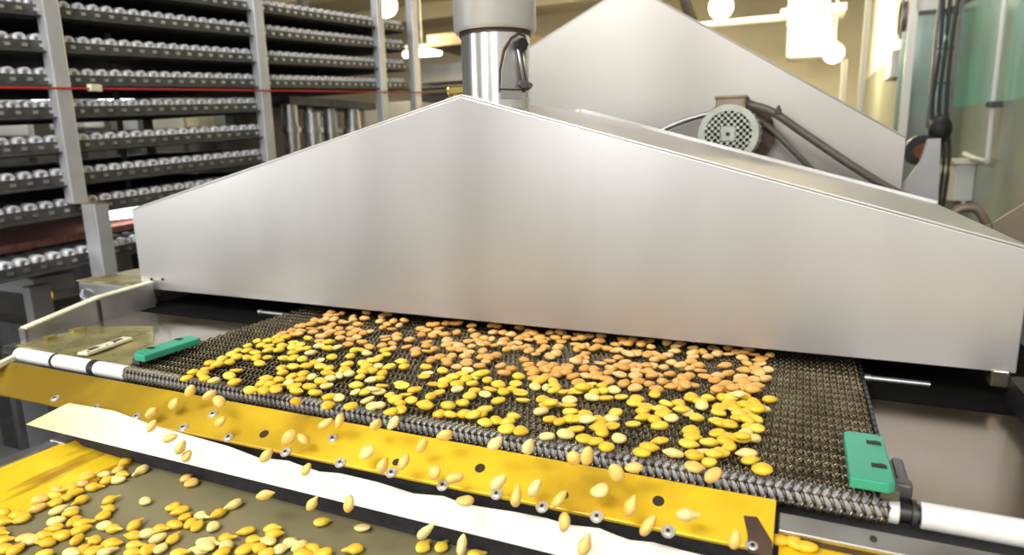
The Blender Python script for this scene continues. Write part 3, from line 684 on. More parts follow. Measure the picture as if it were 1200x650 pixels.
# rack frame
rf = thing('rack_frame', 'tall grey steel rack with upright posts holding roller tiers', 'rack', tuple(W(u_p2, 0, Z0)))
pw = .040
for u, nm in ((0, 1), (u_p2, 2), (u_p3, 3), (u_p4, 4)):
    zlow = uz(95, 238)[1]
    bm = bm_new()
    if nm == 1:
        box(bm, W(u-.024, -.01, (zlow+Z1)/2), (pw, pw*.9, Z1-zlow), rotr, bev=.003)
    else:
        w_ = pw if nm != 4 else .046
        box(bm, W(u, -.01, (Z0+Z1)/2), (w_, pw*.9, Z1-Z0), rotr, bev=.003)
        box(bm, W(u, -.01, Z0+.005), (w_*2, pw*2, .01), rotr)
    po = obj('post', bm, m_post, rf)
    if nm == 1:
        bm = bm_new(); box(bm, W(u-.008, -.060, (zlow+Z0)/2), (pw*.95, .06, zlow-Z0), rotr, bev=.003); obj('lower_post', bm, m_post, rf)
        bm = bm_new(); box(bm, W(u-.008, -.060, zlow+.001), (pw*.95, .06, .003), rotr); obj('post_cap', bm, m_brass, rf)
    bm = bm_new(); box(bm, W(u, DP+.03, (Z0+Z1)/2), (pw, pw*.9, Z1-Z0), rotr); obj('rear_post', bm, m_darksteel, rf)
# tiers
pitch = .0385; rr = .0152
rb = bm_new(); hollow(rb, (0, 0, 0), (0, .030, 0), rr, rr*.40, 16, depth=.02); cyl(rb, (0, .03, 0), (0, DP-.02, 0), rr*.8, 12)
bmesh.ops.recalc_face_normals(rb, faces=rb.faces)
rme = bpy.data.meshes.new('roller'); rb.to_mesh(rme); rb.free(); rme.materials.append(m_roller); rme.materials.append(m_darksteel)
for p_ in rme.polygons:
    p_.use_smooth = len(p_.vertices) == 4
    if p_.center.y > .05: p_.material_index = 1
tiers = [(-31, 'topmost tier cut by the photo edge', 1), (6, 'second tier from the top', 1), (45, 'third tier from the top', 1), (82, 'tier just above the red cable', 1), (118, 'tier just below the red cable', 0),
         (157, 'second tier below the red cable', 0), (195, 'third tier below the red cable', 0), (230, 'fourth tier below the red cable', 0), (288, 'lowest tier, carrying a pinkish tray', 0)]
for ty, lab, longr in tiers:
    u1, z1 = uz(110, ty+5); zc = z1 - slope*u1
    ue = u_p4-.05 if longr else u_p2+.02
    t = thing('roller_tier', 'rows of pale roller ends on dark rail, '+lab, 'roller conveyor', tuple(W((U0+ue)/2, 0, zc+slope*(U0+ue)/2)))
    zt = lambda u: zc + slope*u
    uc = (U0+ue)/2; L_ = (ue-U0)*math.sqrt(1+slope*slope)
    bm = bm_new(); box(bm, W(uc, .004, zt(uc)-.0165), (L_, .006, .028), rott); box(bm, W(uc, -.005, zt(uc)-.0300), (L_, .02, .004), rott)
    nf = len(bm.faces); k = 0
    while U0+(k+.5)*pitch < ue:
        u = U0+(k+.5)*pitch; box(bm, W(u+pitch/2, -.001, zt(u)-.014), (.012, .006, .008), rott); k += 1
    bm.faces.ensure_lookup_table()
    for f_ in bm.faces[nf:]: f_.material_index = 1
    obj('front_rail', bm, [m_rail, m_railpin], t)
    bm = bm_new(); box(bm, W(uc, DP/2+.01, zt(uc)-.030), (L_, DP, .012), rott); obj('deck', bm, m_deck, t)
    bm = bm_new(); box(bm, W(uc, DP, zt(uc)-.008), (L_, .006, .04), rott); obj('rear_rail', bm, m_deck, t)
    k = 0; n = 0
    tl = Vector(t.location)
    while U0+k*pitch < ue and n < 98:
        u = U0+k*pitch; k += 1
        o = bpy.data.objects.new('roller', rme); COL.objects.link(o); o.parent = t
        o.matrix_local = Matrix.Translation(W(u, .010, zt(u)) - tl) @ rotr.to_4x4(); n += 1
# long pinkish tray lying on the lowest tier, behind the roller ends
zt8 = zc - 0.0
bm = bm_new(); ua, ub = U0+.05, u_p2-.1; um_ = (ua+ub)/2
box(bm, W(um_, .34, zt8+slope*um_+rr*.8+.012), ((ub-ua), .40, .022), rott, bev=.004)
one('product_tray', bm, m_reddeck, 'long pinkish terracotta tray lying on the lowest roller tier', 'tray')
# red cable along the rack front
zr0 = uz(90, 103.5, -.05)
pts = [W(u, -.045, zr0[1] + slope*.9*(u-zr0[0])) for u in np.linspace(U0, u_p4+.1, 14)]
bm = bm_new(); tube(bm, pts, .0032, 8); one('red_cable', bm, m_red, 'red cable stretched along the roller rack front', 'cable', smooth=True)
p = W(.045, -.045, uz(86, 101, -.05)[1]); one('cable_clamp', B(p, (.03, .02, .018), rotr, bev=.002), m_cream, 'small ivory clamp on red cable beside nearest post', 'clamp')

# things behind the rack, seen through the gaps at eye level
def far(px0, px1, py0, py1, off, name, m, lab, cat, dep=.3):
    u0, za = uz(px0, py1, off); u1, zb = uz(px1, py0, off)
    t = thing(name, lab, cat, tuple(W((u0+u1)/2, off+dep/2, Z0)))
    obj('body', B(W((u0+u1)/2, off+dep/2, (za+zb)/2), (abs(u1-u0), dep, abs(zb-za)), rotr, bev=.01), m, t)
    obj('plinth', B(W((u0+u1)/2, off+dep/2, (za+Z0)/2), (abs(u1-u0)*.9, dep*.9, za-Z0), rotr), m_greydark, t)
    return t
far(-40, 26, 104, 160, 1.2, 'pale_cabinet', m_pale, 'pale cabinet seen through roller rack at left edge', 'cabinet')
far(26, 34, 108, 185, 1.3, 'pale_column', m_pale, 'narrow pale column seen through rack left of the post', 'column')
far(100, 118, 108, 150, 1.4, 'pale_cabinet', m_pale, 'pale cabinet seen through rack just right of nearest post', 'cabinet')
far(172, 212, 106, 152, 1.3, 'pale_cabinet', m_pale, 'pale cabinet seen through the middle of the rack', 'cabinet')
far(218, 262, 106, 150, 1.5, 'cream_cabinet', m_cream, 'cream cabinet seen through rack, left one of two', 'cabinet')
far(265, 303, 106, 150, 1.4, 'green_grey_cabinet', m_greywall, 'grey green cabinet seen through rack beside second post', 'cabinet')
def tubelight(px0, px1, py, off, lab):
    u0, z = uz(px0, py, off); u1, _ = uz(px1, py, off)
    t = thing('tube_light', lab, 'fluorescent light', tuple(W((u0+u1)/2, off, z)))
    bm = bm_new(); cyl(bm, W(u0, off, z), W(u1, off, z), .03, 12); obj('tube', bm, m_lampw, t, smooth=True)
    bm = bm_new(); box(bm, W((u0+u1)/2, off, z+.04), (abs(u1-u0)*1.05, .10, .03), rotr); cyl(bm, W((u0+u1)/2, off, z+.04), W((u0+u1)/2, off, Z1), .008, 8); obj('housing', bm, m_greydark, t)
tubelight(40, 58, 115, 1.1, 'short bright tube light seen through rack left of post')
tubelight(119, 170, 114, 1.1, 'long bright tube light seen through rack right of post')
tubelight(118, 188, 247, .16, 'bright tube light just above the pinkish tray on lowest tier')
# stainless vertical tube machine under the second bay
yb = None
vm = thing('tube_machine', 'upright stainless tube machine behind the front hood, right of second post', 'machine', tuple(W(u_p2+.3, .1, Z0)))
um0, zt0 = uz(336, 118, .1); um1, _ = uz(428, 118, .1)
for k, f in enumerate((.02, .14, .27, .38, .50, .62, .80, .95)):
    u = um0+(um1-um0)*f; r_ = (.030, .022, .034, .020, .024, .045, .030, .036)[k]
    bm = bm_new(); cyl(bm, W(u, .1+.06*(k % 2), Z0), W(u, .1+.06*(k % 2), zt0-.02*(k % 3)), r_, 20); cyl(bm, W(u, .1+.06*(k % 2), zt0-.12), W(u, .1+.06*(k % 2), zt0-.10), r_*1.3, 20); obj('tube', bm, m_duct if k % 2 else m_steel, vm, smooth=True)
bm = bm_new(); box(bm, W((um0+um1)/2, .16, zt0), (abs(um1-um0)*1.1, .2, .03), rotr); obj('top_plate', bm, m_darksteel, vm)
bm = bm_new(); box(bm, W((um0+um1)/2, .40, (Z0+zt0)/2), (abs(um1-um0)*1.1, .05, zt0-Z0), rotr); obj('back_panel', bm, m_darksteel, vm)
# far end: dark ducting, hanging white light, grey cabinets
def fb(px0, px1, py0, py1, y, name, m, lab, cat, dep=.4, bev=.01):
    a, b = at(px0, py1, 1, y), at(px1, py0, 1, y)
    zlo = Z0 if name in ('grey_machine', 'dark_cabinet') else min(a[2],b[2])
    return one(name, span(min(a[0],b[0]), max(a[0],b[0]), y, y+dep, zlo, max(a[2],b[2]), bev=bev), m, lab, cat)
fb(492, 560, 70, 98, 6.0, 'wall_duct', m_paintgrey, 'grey boxy duct left of the round exhaust duct', 'duct', .5)
fb(470, 600, 97, 103, 5.6, 'steel_beam', m_darksteel, 'dark steel beam below grey boxy duct at back', 'beam', .2)
fb(486, 600, 103, 190, 6.4, 'dark_cabinet', m_greydark, 'dark tall cabinet behind hood left of exhaust duct', 'cabinet', .5)
fb(430, 482, 118, 190, 5.2, 'grey_machine', m_paintgrey, 'grey machine between third and fourth rack posts', 'machine', .5)
fb(500, 600, 30, 56, 5.0, 'ceiling_duct', m_tbox, 'tan flat duct below the ceiling left of exhaust duct', 'duct', 1.2)
p0, p1 = at(474, 64, 1, 5.4), at(516, 61, 1, 5.4)
t = thing('hanging_light', 'white hanging tube light between rack and round duct', 'fluorescent light', ((p0+p1)/2).tolist())
bm = bm_new(); cyl(bm, p0, p1, .035, 12); obj('tube', bm, m_lampw, t, smooth=True)
bm = bm_new(); box(bm, (p0+p1)/2+np.array([0,0,.06]), (abs(p1-p0)[0]*1.2, .16, .04), bev=.01); cyl(bm, (p0+p1)/2+np.array([0,0,.06]), ((p0+p1)/2)*np.array([1,1,0])+np.array([0,0,Z1]), .008, 8); obj('housing', bm, m_pale, t)
# lower left: grey stand, frame, amber indicator
ls = thing('machine_stand', 'grey steel stand with square upright at lower left edge', 'stand', tuple(at(20, 420, 1, .75)*np.array([1,1,0])+np.array([0,0,Z0])))
yS = .62
a, b = at(25, 338, 1, yS), at(34, 337, 1, yS)
bm = bm_new(); box(bm, ((a[0]+b[0])/2, yS+.03, (b[2]+Z0)/2), (b[0]-a[0], .06, b[2]-Z0), bev=.003); obj('upright', bm, m_paintgrey, ls)
bm = bm_new(); box(bm, (a[0]-.22, yS+.10, b[2]-.01), (.42, .12, .05), bev=.003); obj('beam', bm, m_paintgrey, ls)
bm = bm_new(); box(bm, (a[0]-.22, yS+.12, b[2]-.20), (.42, .10, .10), bev=.003); obj('lower_beam', bm, m_darksteel, ls)
q = at(64, 352, 1, .95); bm = bm_new(); box(bm, (q[0], .95, q[2]), (.14, .10, .035), bev=.004); box(bm, (q[0]-.05, .95, (q[2]+Z0)/2), (.03, .05, q[2]-Z0)); bt = one('control_bracket', bm, m_greydark, 'dark bracket holding amber light behind the side rail', 'bracket')
q = at(58, 344, 1, .93); bm = bm_new(); cyl(bm, (q[0], .93, q[2]-.014), (q[0], .93, q[2]+.008), .008, 12); bmesh.ops.create_uvsphere(bm, u_segments=12, v_segments=8, radius=.008, matrix=Matrix.Translation((q[0], .93, q[2]+.008))); one('indicator_light', bm, m_amber, 'tiny amber indicator light behind left side rail', 'indicator', smooth=True)
q = at(20, 372, 1, 1.2); bm = bm_new(); box(bm, (q[0], 1.2, q[2]), (.30, .2, .06), bev=.01); box(bm, (q[0], 1.2, (q[2]+Z0)/2), (.06, .1, q[2]-Z0)); one('steel_tray', bm, m_steel, 'bright steel tray beyond the grey stand at left', 'tray')

# ================================================================== lights
S.world = bpy.data.worlds.new('world'); S.world.use_nodes = True
bg = S.world.node_tree.nodes['Background']; bg.inputs[0].default_value = (.9, .95, 1, 1); bg.inputs[1].default_value = .35
def area(loc, tgt, sx, sy, e, col=(1, 1, 1)):
    ld = bpy.data.lights.new('area_lamp', 'AREA'); ld.shape = 'RECTANGLE'; ld.size = sx; ld.size_y = sy; ld.energy = e; ld.color = col
    o = bpy.data.objects.new('area_lamp', ld); o.location = loc; COL.objects.link(o)
    o.rotation_euler = (Vector(tgt)-Vector(loc)).to_track_quat('-Z', 'Y').to_euler(); return o
area((-.2, -1.1, 1.9), (.3, .1, 0), 1.6, .8, 46, (1, .98, .95))
area((.9, -2.6, 1.9), (.3, .3, .1), 2.0, .8, 50, (1, .98, .96))
area((-1.1, -1.3, 1.9), (-1.4, 1.4, .3), 1.6, 1.0, 34, (.95, .97, 1))  # unseen lamp added to brighten the roller rack
area((-1.6, 3.2, 2.0), (-1.6, 3.2, 0), 2.0, .5, 26, (1, .93, .8))
area((1.35, 3.7, 2.0), (1.9, 4.4, .6), .4, 1.2, 24, (1, .98, .94))  # unseen lamp added to brighten the green wall
area((.6, 6.3, 2.0), (.6, 6.6, 0), 2.0, .8, 60, (1, .9, .66))
# tall glowing panels added unseen behind the camera to highlight the hood
for i, (wx, e) in enumerate(((-4.8, 75), (-.5, 20), (1.9, 20))):
    bm = bm_new(); box(bm, (wx, Y0+.03, .75), (1.1, .04, 1.7)); w_ = struct('fill_panel_%d' % (i+1), bm, m_fillpanel)
    bm = bm_new()
    for s_ in (-1, 0, 1): box(bm, (wx+s_*.55, Y0+.06, .75), (.06, .06, 1.76))
    for s_ in (-1, 0, 1): box(bm, (wx, Y0+.06, .75+s_*.85), (1.16, .06, .06))
    f_ = obj('fill_panel_frame', bm, m_wwall, w_)
    area((wx, Y0+.12, .75), (wx*.3, .2, .1), 1.1, 1.7, e, (.96, .98, 1))  # added fill lamp in front of each panel
S.view_settings.view_transform = 'Standard'; S.view_settings.look = 'None'; S.view_settings.gamma = 1; S.view_settings.exposure = 0
try: S.view_settings.use_curve_mapping = False
except Exception: pass
S.cycles.use_denoising = True
# ================================================================== nuts
def nut_mesh(kind, seed):
    bm = bm_new(); bmesh.ops.create_uvsphere(bm, u_segments=18, v_segments=11, radius=1)
    q = Matrix.Rotation(R(90), 3, 'Y')
    rr_ = random.Random(seed); k1, k2, k3 = rr_.uniform(-.12, .12), rr_.uniform(.85, 1.12), rr_.uniform(-.1, .1)
    for v in bm.verts:
        x, y, z = q @ v.co
        w = 1.0
        if kind == 'tear':            # one end drawn out to a small tip
            w = 1-.42*max(0, x)**1.6; X = x*1.02 + .22*max(0, x)**5; y = y*w; z = z*(1-.35*max(0, x)**2)
        elif kind == 'tail':          # body with a flared little tail
            t = max(0, x-.25)/.75; w = 1-.62*math.sin(min(1, t*1.25)*math.pi*.62)+.55*max(0, t-.6)
            X = x*1.0 + .34*t**2; y = y*w; z = z*(1-.45*t)
        elif kind == 'half':          # split half with flat groove side up
            X = x; z = z if z < 0 else z*.38 - .22*math.exp(-(y/.25)**2)*(1-x*x)
        elif kind == 'round':
            X = x*.84; y = y*1.08
        elif kind == 'kidney':
            X = x; y = y + .24*(x*x) - .08
        else:
            X = x
        y += k1*x*x*.6 + k3*x*y; z *= 1+.12*math.sin(3*x+seed)
        v.co = (X*.0074, y*.0053*k2, z*.0036)
    me = bpy.data.meshes.new('nut_kernel'); bmesh.ops.recalc_face_normals(bm, faces=bm.faces); bm.to_mesh(me); bm.free()
    for p in me.polygons: p.use_smooth = True
    me.materials.append(NY); return me
BELT_SH = [nut_mesh(k, i) for i, k in enumerate(('bean', 'bean', 'kidney', 'round', 'bean', 'half', 'tear'))]
LOW_SH = [nut_mesh(k, 20+i) for i, k in enumerate(('tear', 'tail', 'bean', 'tail', 'tear', 'kidney'))]
HALF = nut_mesh('half', 40); CHUNK = nut_mesh('round', 41); TAIL = nut_mesh('tail', 42)
def tile(x0, y0, s, scale=10.):
    out = []
    for tok in s.split(';'):
        tok = tok.strip()
        if not tok: continue
        w = tok.split(); c = w[1] if len(w) > 1 else ''
        v = [float(q) for q in w[0].split(',')]
        if len(v) == 2: v.append(rng.uniform(-12, 12))
        out.append((x0+v[0]/scale, y0+v[1]/scale, v[2], c))
    return out
TOP = []
TOP += tile(200,365,'1015,350,20;905,405,10;895,460,10;785,465,25;720,505,30;775,535,15;1060,400,20;995,485,0;1150,400,15;1140,345,10;1145,455,10;900,540,25;1000,545,-20;1135,535,25')
TOP += tile(200,415,'600,60,30;465,105,15 g;690,95,15;550,120,10 g;430,165,15;270,210,20;190,280,10;375,230,30;400,285,0;770,185,-5;690,255,-10;510,310,20 p;750,325,12;1130,285,5;1075,340,20;1085,425,-20;935,420,0;1165,370,10;1045,110,-10')
TOP += tile(320,350,'685,160,0 o;745,195,0 o;650,195 o;490,255,0 o;575,265,20 o;625,240,-30 l;720,240,20 l;815,275,10 o;865,285,0 l;935,215 o;935,245,0 l;690,310,0 o;990,300,0 o;440,300,10 o;295,325,20 o;445,345,5 o;570,335,10 o;345,330 o;325,380,5 o;465,390,-5 o;640,350,-10 o;680,385,0 l;775,355,5 o;780,400,0 o;910,350,15 o;985,375,5 l;920,410,0 o;980,455,-10 l;910,480,-5 o;1060,405,25 o;1135,380,20 l;215,375,25 o;310,425,0 l;240,420 o;105,405,10 o;560,440,0 l;630,420,15 o;790,460,0 l;540,490,0 o;410,465,-15 g;1045,510,0 o;1130,565,-10 o;885,535,0 o;1075,230,0 l;805,180,60 o;1095,165,0 l')
TOP += tile(320,350,'40,455,10 g;150,450,10 g;60,500,10 g;240,510,15;320,540,0;110,555,10;225,570,-10;70,600,15;315,590,-10;390,590,-15;230,635,10 g;540,555,5 p;645,510,10;640,580,0;755,570,10 p;440,635,10 p;960,605,15;1040,610,-15 g;1100,640,0 p')
TOP += tile(440,360,'55,165,10 l;210,165,15 o;340,155 o;135,200,-10 o;85,240,25 o;190,250,-5 o;280,215,30 l;75,110,30 l;135,85,0 l;535,255,0 o;600,275,0 o;740,245,0 o;720,295,0 l;540,325,10 o;665,330,-15 o;810,320,5 o;950,295,0 o;640,205,0 o;970,200,5 o;1130,215,0 o;1130,275,10 o;1180,335,10 o;115,340,10 l;120,375,10 o;245,330,10 o;255,370,-5 l;400,380,10 o;200,430,-15 o;80,450,0 o;200,485,0 l;365,460,10 o;600,405,-5 o;600,455,0 o;605,510,0 o;695,490,15 o;470,500,0 o;475,545,0 o;840,390,-5 l;925,415,-10 o;835,445,0 l;890,490,0 o;980,455,5 l;1085,395,-10 o;1130,460,0 l;1010,495,5 o;1095,520,0 l;1055,575,5 l;895,575,-5 o;750,585,10 o;650,620,25 o;835,620,0 o;1075,640 o;1180,390 o;110,505,-5 g;700,215 o;830,190 o;915,190 o;130,555,-10;35,600,20;310,635,0')
TOP += tile(560,370,'180,195,10 l;295,200,0 o;390,220,0 l;490,265,0 o;600,275,5 l;555,235 o;755,310,0 o;725,280 o;785,265 o;845,200,5 l;975,195,0 l;1040,255,5 o;980,300,0 o;1150,265,0 o;1150,330,0 l;1165,390,-20 o;1180,210 o;640,205 o;720,235 o;160,125 o;225,120 o;490,140 o;590,180 o;910,260 o;155,275,-40 l;75,280 o;90,330,0 o;35,340,-30 l;205,340,15 o;310,285,10 o;290,340,0 l;390,340,0 o;465,315,-15 l;345,390,10 o;440,395,5 l;505,380 o;580,360,0 o;600,410,15 l;680,445,15 l;790,370,0 o;735,400,30 o;840,475,-20 l;920,440,15 l;945,370,10 l;1180,510,15 o;1150,545,-5 l;55,415,0 o;215,465,10 o;45,485,5 o;120,500,-10 o;95,540,-5 l;20,590,0 o;270,590,15 o;390,620,-15 o;545,520,0 o;595,580,10 o;620,630,-5 o;755,575,10 o;885,585,15 o;790,630 o;1050,590,0 o;1040,630,-5 o;935,640,10 o')
TOP += tile(680,380,'95,140,0 l;245,135,0 l;20,170,0 o;225,195,5 o;70,255,-70 l;155,285,0 o;215,265,0 o;320,285,-5 o;410,240,-10 o;435,305,0 l;490,180 o;620,185,5 o;720,230,15 o;800,190 o;830,265,5 l;1015,215,0 l;1120,260,0 l;1110,315,-5 l;1170,230 o;560,240 o;500,220 o;540,340,-20 l;580,365,-10 l;655,345,0 l;655,310,0 o;795,355,5 o;870,415,-10 l;880,365,-10 o;955,390,0 o;1020,365,-5 l;1070,450,-20 l;440,395,20 o;345,425,-10 o;530,445,5 l;240,450,-5 l;670,480,-10 o;590,505,5 o;355,515,-15 o;440,495,10 o;510,520,0 o;335,565,10 o;665,545,0 l;470,590,-5 l;650,605,0 l;790,555,-10 o;850,490,5 l;980,505,-5 l;780,500 o;900,590,15 l;1050,585,5 o;1170,520,0 l;840,610 o;60,350,15 o;50,395,-10 o;30,440,0 l;50,535,15 o;145,530,-5 o;190,580,0 o;75,605,-5 l;200,620,0 o;305,640,0 o;20,300 o')
TOP += tile(800,395,'120,130,-10 o;120,185,0 l;120,235,0 l;235,175,-15 o;290,230,5 l;360,125,-5 l;410,190,10 l;540,190,0 l;540,135,0 o;640,180,10 o;775,145,0 l;720,190,0 o;700,245,-5 l;830,195,-10 o;930,240,0 o;1020,210,10 l;900,275,0 o;905,310,0 l;755,310,-15 o;100,290,0 o;20,360,0 o;180,335,0 o;85,385,15 l;200,385,-5 o;500,330,0 o;535,425,10 o;420,450,0 l;720,390,-10 o;850,375,0 o;1000,385,-15 l;865,415,-5 o;900,440,15 l;75,455,5 o;260,455,-5 o;380,510,10 o;680,470,0 l;970,485,10 l;840,500,5 l;670,515,-5 o;730,550,-5 o;510,550,5 o;650,590,-5 l;850,605,-25 o;110,555,-10 o;20,600,-20 o;10,525 o;410,635,5 o;575,635,-5 l;730,630,-5 o')
TOP += tile(320,415,'130,50,5;240,45,10;345,60,20;550,70,-12 p;690,35,0;905,25,10;490,105,0;395,135,10;235,145,0;100,165,10;115,220,20;870,120,5;1055,105,0;1100,145,10;1160,75,0;1160,190,5;560,145,0;655,170,-5;640,225,0;670,285,-5 p;780,250,-60 p;840,185,10;885,230,5 p;1050,205,-10;1020,270,10;220,265,15;350,235,20;455,270,40 p;320,300,10;185,335,5 p;560,320,-10;630,365,20 p;70,300,5 g;50,365,10 g;30,415,0 g;250,370,10;430,380,5 g;270,430,-10;495,450,0;270,550,40 g;660,520,15;770,510,-20 p;640,600,20;975,365,0;965,455,50 p;1075,445,5 g;1105,530,20 p;1160,610,0 p;910,610,10;1150,320,0 p;1180,445 p')
TOP += tile(440,425,'35,40,-5 p;165,45,10;340,45,5;80,125,10;30,190,10;595,50,0 g;610,120,0 p;570,155,0;790,95,-5;955,50,-5 l;1080,90,-10 p;1010,125,0;905,170,-5;1065,190,5;1135,245,10;685,245,0 g;815,215,0;790,265,10;955,250,0;960,310,10 p;80,265,0 g;310,255,0;315,285,0;40,340,0 p;460,320,5;740,345,10;645,395,30;170,385,15;355,370,-5;230,430,5;420,440,-10;290,480,5;570,485,0;600,525,-5 g;40,515,0 p;180,575,5;300,550,-15;850,500,-10;1020,470,-10;1105,390,20;1160,330,10;745,600,0 g;875,605,-5;1045,600,0;1150,630,10;1180,160;1060,20 o;840,10 o')
TOP += tile(560,435,'30,70,0;80,20,10;310,20,0 o;480,60,0;115,105,25;240,155,-5;300,240,5;145,205,-5;85,265,-20 p;445,140,-10;395,210;500,245,-8;530,330,0;240,345,5;670,180,-20 p;720,110,5 g;800,190,-85 p;885,120,-10 g;905,170,-15 g;650,20,10 o;660,75 o;800,70,0 o;920,40,10 o;1030,15,0 o;1120,60,5 o;1180,135,10 o;890,260,10;975,250;1050,240,-5;1160,225,0;760,335,15 g;920,375,-15 p;800,400,5;850,415 g;740,470,15 p;1075,340,-10 p;1065,390,0;1080,475,-5;80,450,10;40,500,15;85,600,0;215,575,0;420,530,8;345,595,0;845,565,10;960,590,20;1080,560,0;1180,580')
TOP += tile(680,445,'120,50,0;70,100,10;20,130;255,70,0;170,150,15;140,205,-5 p;270,130,0;300,205,-5 g;390,120,0 p;330,30 o;510,45,-12 o;680,20,10 o;640,95,5 l;810,50,5 o;890,110,-10 o;875,170,-10 g;970,25,8 o;1140,20,0 o;1075,95,0 o;1180,90 o;480,195,15;665,225,-10;630,270,-5;770,310,-3;1010,280,-12;1150,275,-15;730,365,-3 g;740,435,10;945,345,0;970,395,5;1065,450,0 p;870,470,-15;930,540,0;620,510,15;415,385,10;365,455,-8 p;375,535,15;215,480,-15;60,405,-20;70,500,-8 p;220,560,-10;255,620,0;1190,395')
TOP += tile(800,455,'105,110,3 g;290,115,5;205,155,-5;225,205,-3 p;410,50,5 o;580,45,-8 o;720,40,-10 o;855,20,-5 o;805,70 o;470,105,5;720,100,0;650,135,0 p;540,180,8;570,120;835,165,-3;725,190,-10;1020,130,5 g;435,225,-3;615,245,-5;930,240,0 p;800,270,-3;865,285;420,285,-5;60,290,3 p;160,345,10;670,305,-10;640,350,5;845,355,-20;750,385,-20;390,385,-5;450,430,-5;545,460,-10 g;770,460,0;860,490,-10;735,525,8 p;410,530,12;550,560,-5;820,585,5 p;700,600;100,500,-8;110,565,-5;310,635,5;500,620,0;690,635,-8')
TOP += tile(560,490,'335,125,3;500,150,12 g;810,210,0 p;1030,185,0 p;1150,120,5')
TOP += tile(680,505,'45,90,5;180,120,0 g;310,185,0;455,85,5 p;940,115,0;800,190,-3;720,250,-10;1100,260,-3 p')
TOP += tile(800,515,'65,50,-5;220,135,0 p;140,185,0 g;545,90,15;755,160,-5 p;790,245,3;930,345,-8 g;450,150,10;370,190,-3;310,265,10;135,320,0 t')
LOW = []
LOW += tile(0,530,'660,435,-10 t;840,405,20 g;635,505,0;470,545,10 t;640,590,10 g;780,530,20 g;880,470,20 g;950,560,30 g;1030,265,10 t;970,360,-50 l;1030,335,15 g;1100,405,10 g')
LOW += tile(0,585,'440,105,20 t;685,125,25 p;830,140,30 p;830,180,10 g;660,255,10 p;870,260,35 g;640,340,0 g;530,420,5 g;545,505,3 g;725,420,0 g;970,280,10 g;930,360,15;905,470,40 g;290,450,10 t;370,480,20 p;200,185,10 g;260,225,25 g;30,150 g;30,260 g;40,480,5 g;50,580,5 g;190,585,30 g;1100,480,-10 g;980,590,40 g;1100,600,20 g;520,640,5;840,640 p;5,380')
LOW += tile(120,530,'20,260,0 p;265,115,30 g;190,205,30 t;235,255,-10 g;180,320,5 p;60,340,20 g;455,210,30 w;90,555,20;505,570,0 c;990,300,30 t;1045,355,35 t')
LOW += tile(120,585,'70,110,-10 g;10,190,30 g;30,310 p;135,345,-5 g;380,300,35 g;370,425,0 g;525,400,10 p;680,345,0 g;845,300,-5 g;830,90,20 g;915,130,20 g;975,205,35 g;1035,280,40 g;1115,310,45;1160,195,-10 p;655,455,25 p;830,460,40 g;690,570,40 p;540,590,35 g;380,540,5;360,620,0 g;100,520,5 g;50,610,20 p;900,630,10;1150,585,0 p;1180,500 p')
LOW += tile(240,585,'335,65,25 w;160,165,30 g;95,320,60 p;490,370,12 g;250,455,5 g;60,530,-10 p;245,550,40 p;570,475,0 g;470,585,20 g;620,570,0 g;750,490,-20 p;785,345,0 y;815,420;890,580,15 p;1010,505,-10 p;1110,550,30 p;730,625,5 g;1150,640,5 g;20,600 p;190,630,20 g')
LOW += tile(360,585,'170,265,15 y;645,325,-10 h;550,580,10 g;70,570,-20 g;190,630,10')
LOW += tile(480,585,'165,550,40 y;380,550,45 y;780,640')
# kernels caught in the air on their way down: (px, py, angle, y plane)
AIR = [(177.4,483.8,45),(178,499,60),(203.5,473,45),(258.4,493.8,45),(223,458,55),(245,463,30),(257,470,-40),(211.6,524.6,60),(219,534,45),(199.5,513,20),(338.8,512,50),(355.6,514,-40),(312,533.5,50),(359,549.6,60),(381.7,496,30),(397.7,493.4,80),(430,529.5,40),(448.6,545.6,70),(440.5,497.4,50),(494.8,522,60),(460.7,495.4,50),(521,510,20),(580,519.5,40),(509,553,60),(533,559.6,10),(472.8,541,60),(584,565,45),(619.4,523.4,80),(672.3,536.8,-75),(688.3,534,80),(722.5,554,-70),(742.6,547.5,5),(626.8,571.6,60),(605,582,80),(655,585,45),(703,574.3,20),(739,593,70),(805,603,0),(861,631.7,80),(835.7,556,30),(759,616,60),(545,586.5,0),(310,580,15),(366,590,55),(409,590,80),(498,623,40),(541,639,80),(661,612,80),(685,640,70)]
AMAT = {'': NY, 'y': NY2, 'g': NG, 'p': NP, 'o': NO, 'l': NO2, 't': NT, 'w': NP, 'c': NP, 'h': NP}
def screen_dir(px, py, ang, z):
    a = np.array(at(px, py, 2, z)); b = np.array(at(px+4*math.cos(R(ang)), py-4*math.sin(R(ang)), 2, z)); d = b-a; return a, math.atan2(d[1], d[0])
placed = []
def settle(x, y):
    h = 0
    for (a, b, hh) in placed:
        d2 = (a-x)**2+(b-y)**2
        if d2 < .0066**2: h = max(h, hh+.0042)
        elif d2 < .0095**2: h = max(h, hh+.0016)
    h = min(h, .0075); placed.append((x, y, h)); return h
NUTS = []            # (mesh, matrix, material, zone, code, px, py)
TOP.sort(key=lambda q: q[1])
for i, (px, py, an, c) in enumerate(TOP):
    p, a = screen_dir(px, py, an, ZT+.0035)
    h = settle(p[0], p[1])
    m = AMAT[c] if c else (NY2 if rng.random() < .35 else NY)
    sh = BELT_SH[int(rng.integers(len(BELT_SH)))]; sc = rng.uniform(.92, 1.10)
    mt = Matrix.Translation((p[0], p[1], ZT+.0038+h)) @ Matrix.Rotation(a + (math.pi if rng.random() < .5 else 0), 4, 'Z') @ Matrix.Rotation(rng.uniform(-.16, .16), 4, 'Y') @ Matrix.Rotation(rng.uniform(-.25, .25), 4, 'X') @ Matrix.Diagonal((sc, sc*rng.uniform(.92, 1.06), sc, 1))
    NUTS.append((sh, mt, m, 'top', c, px, py))
placed = []
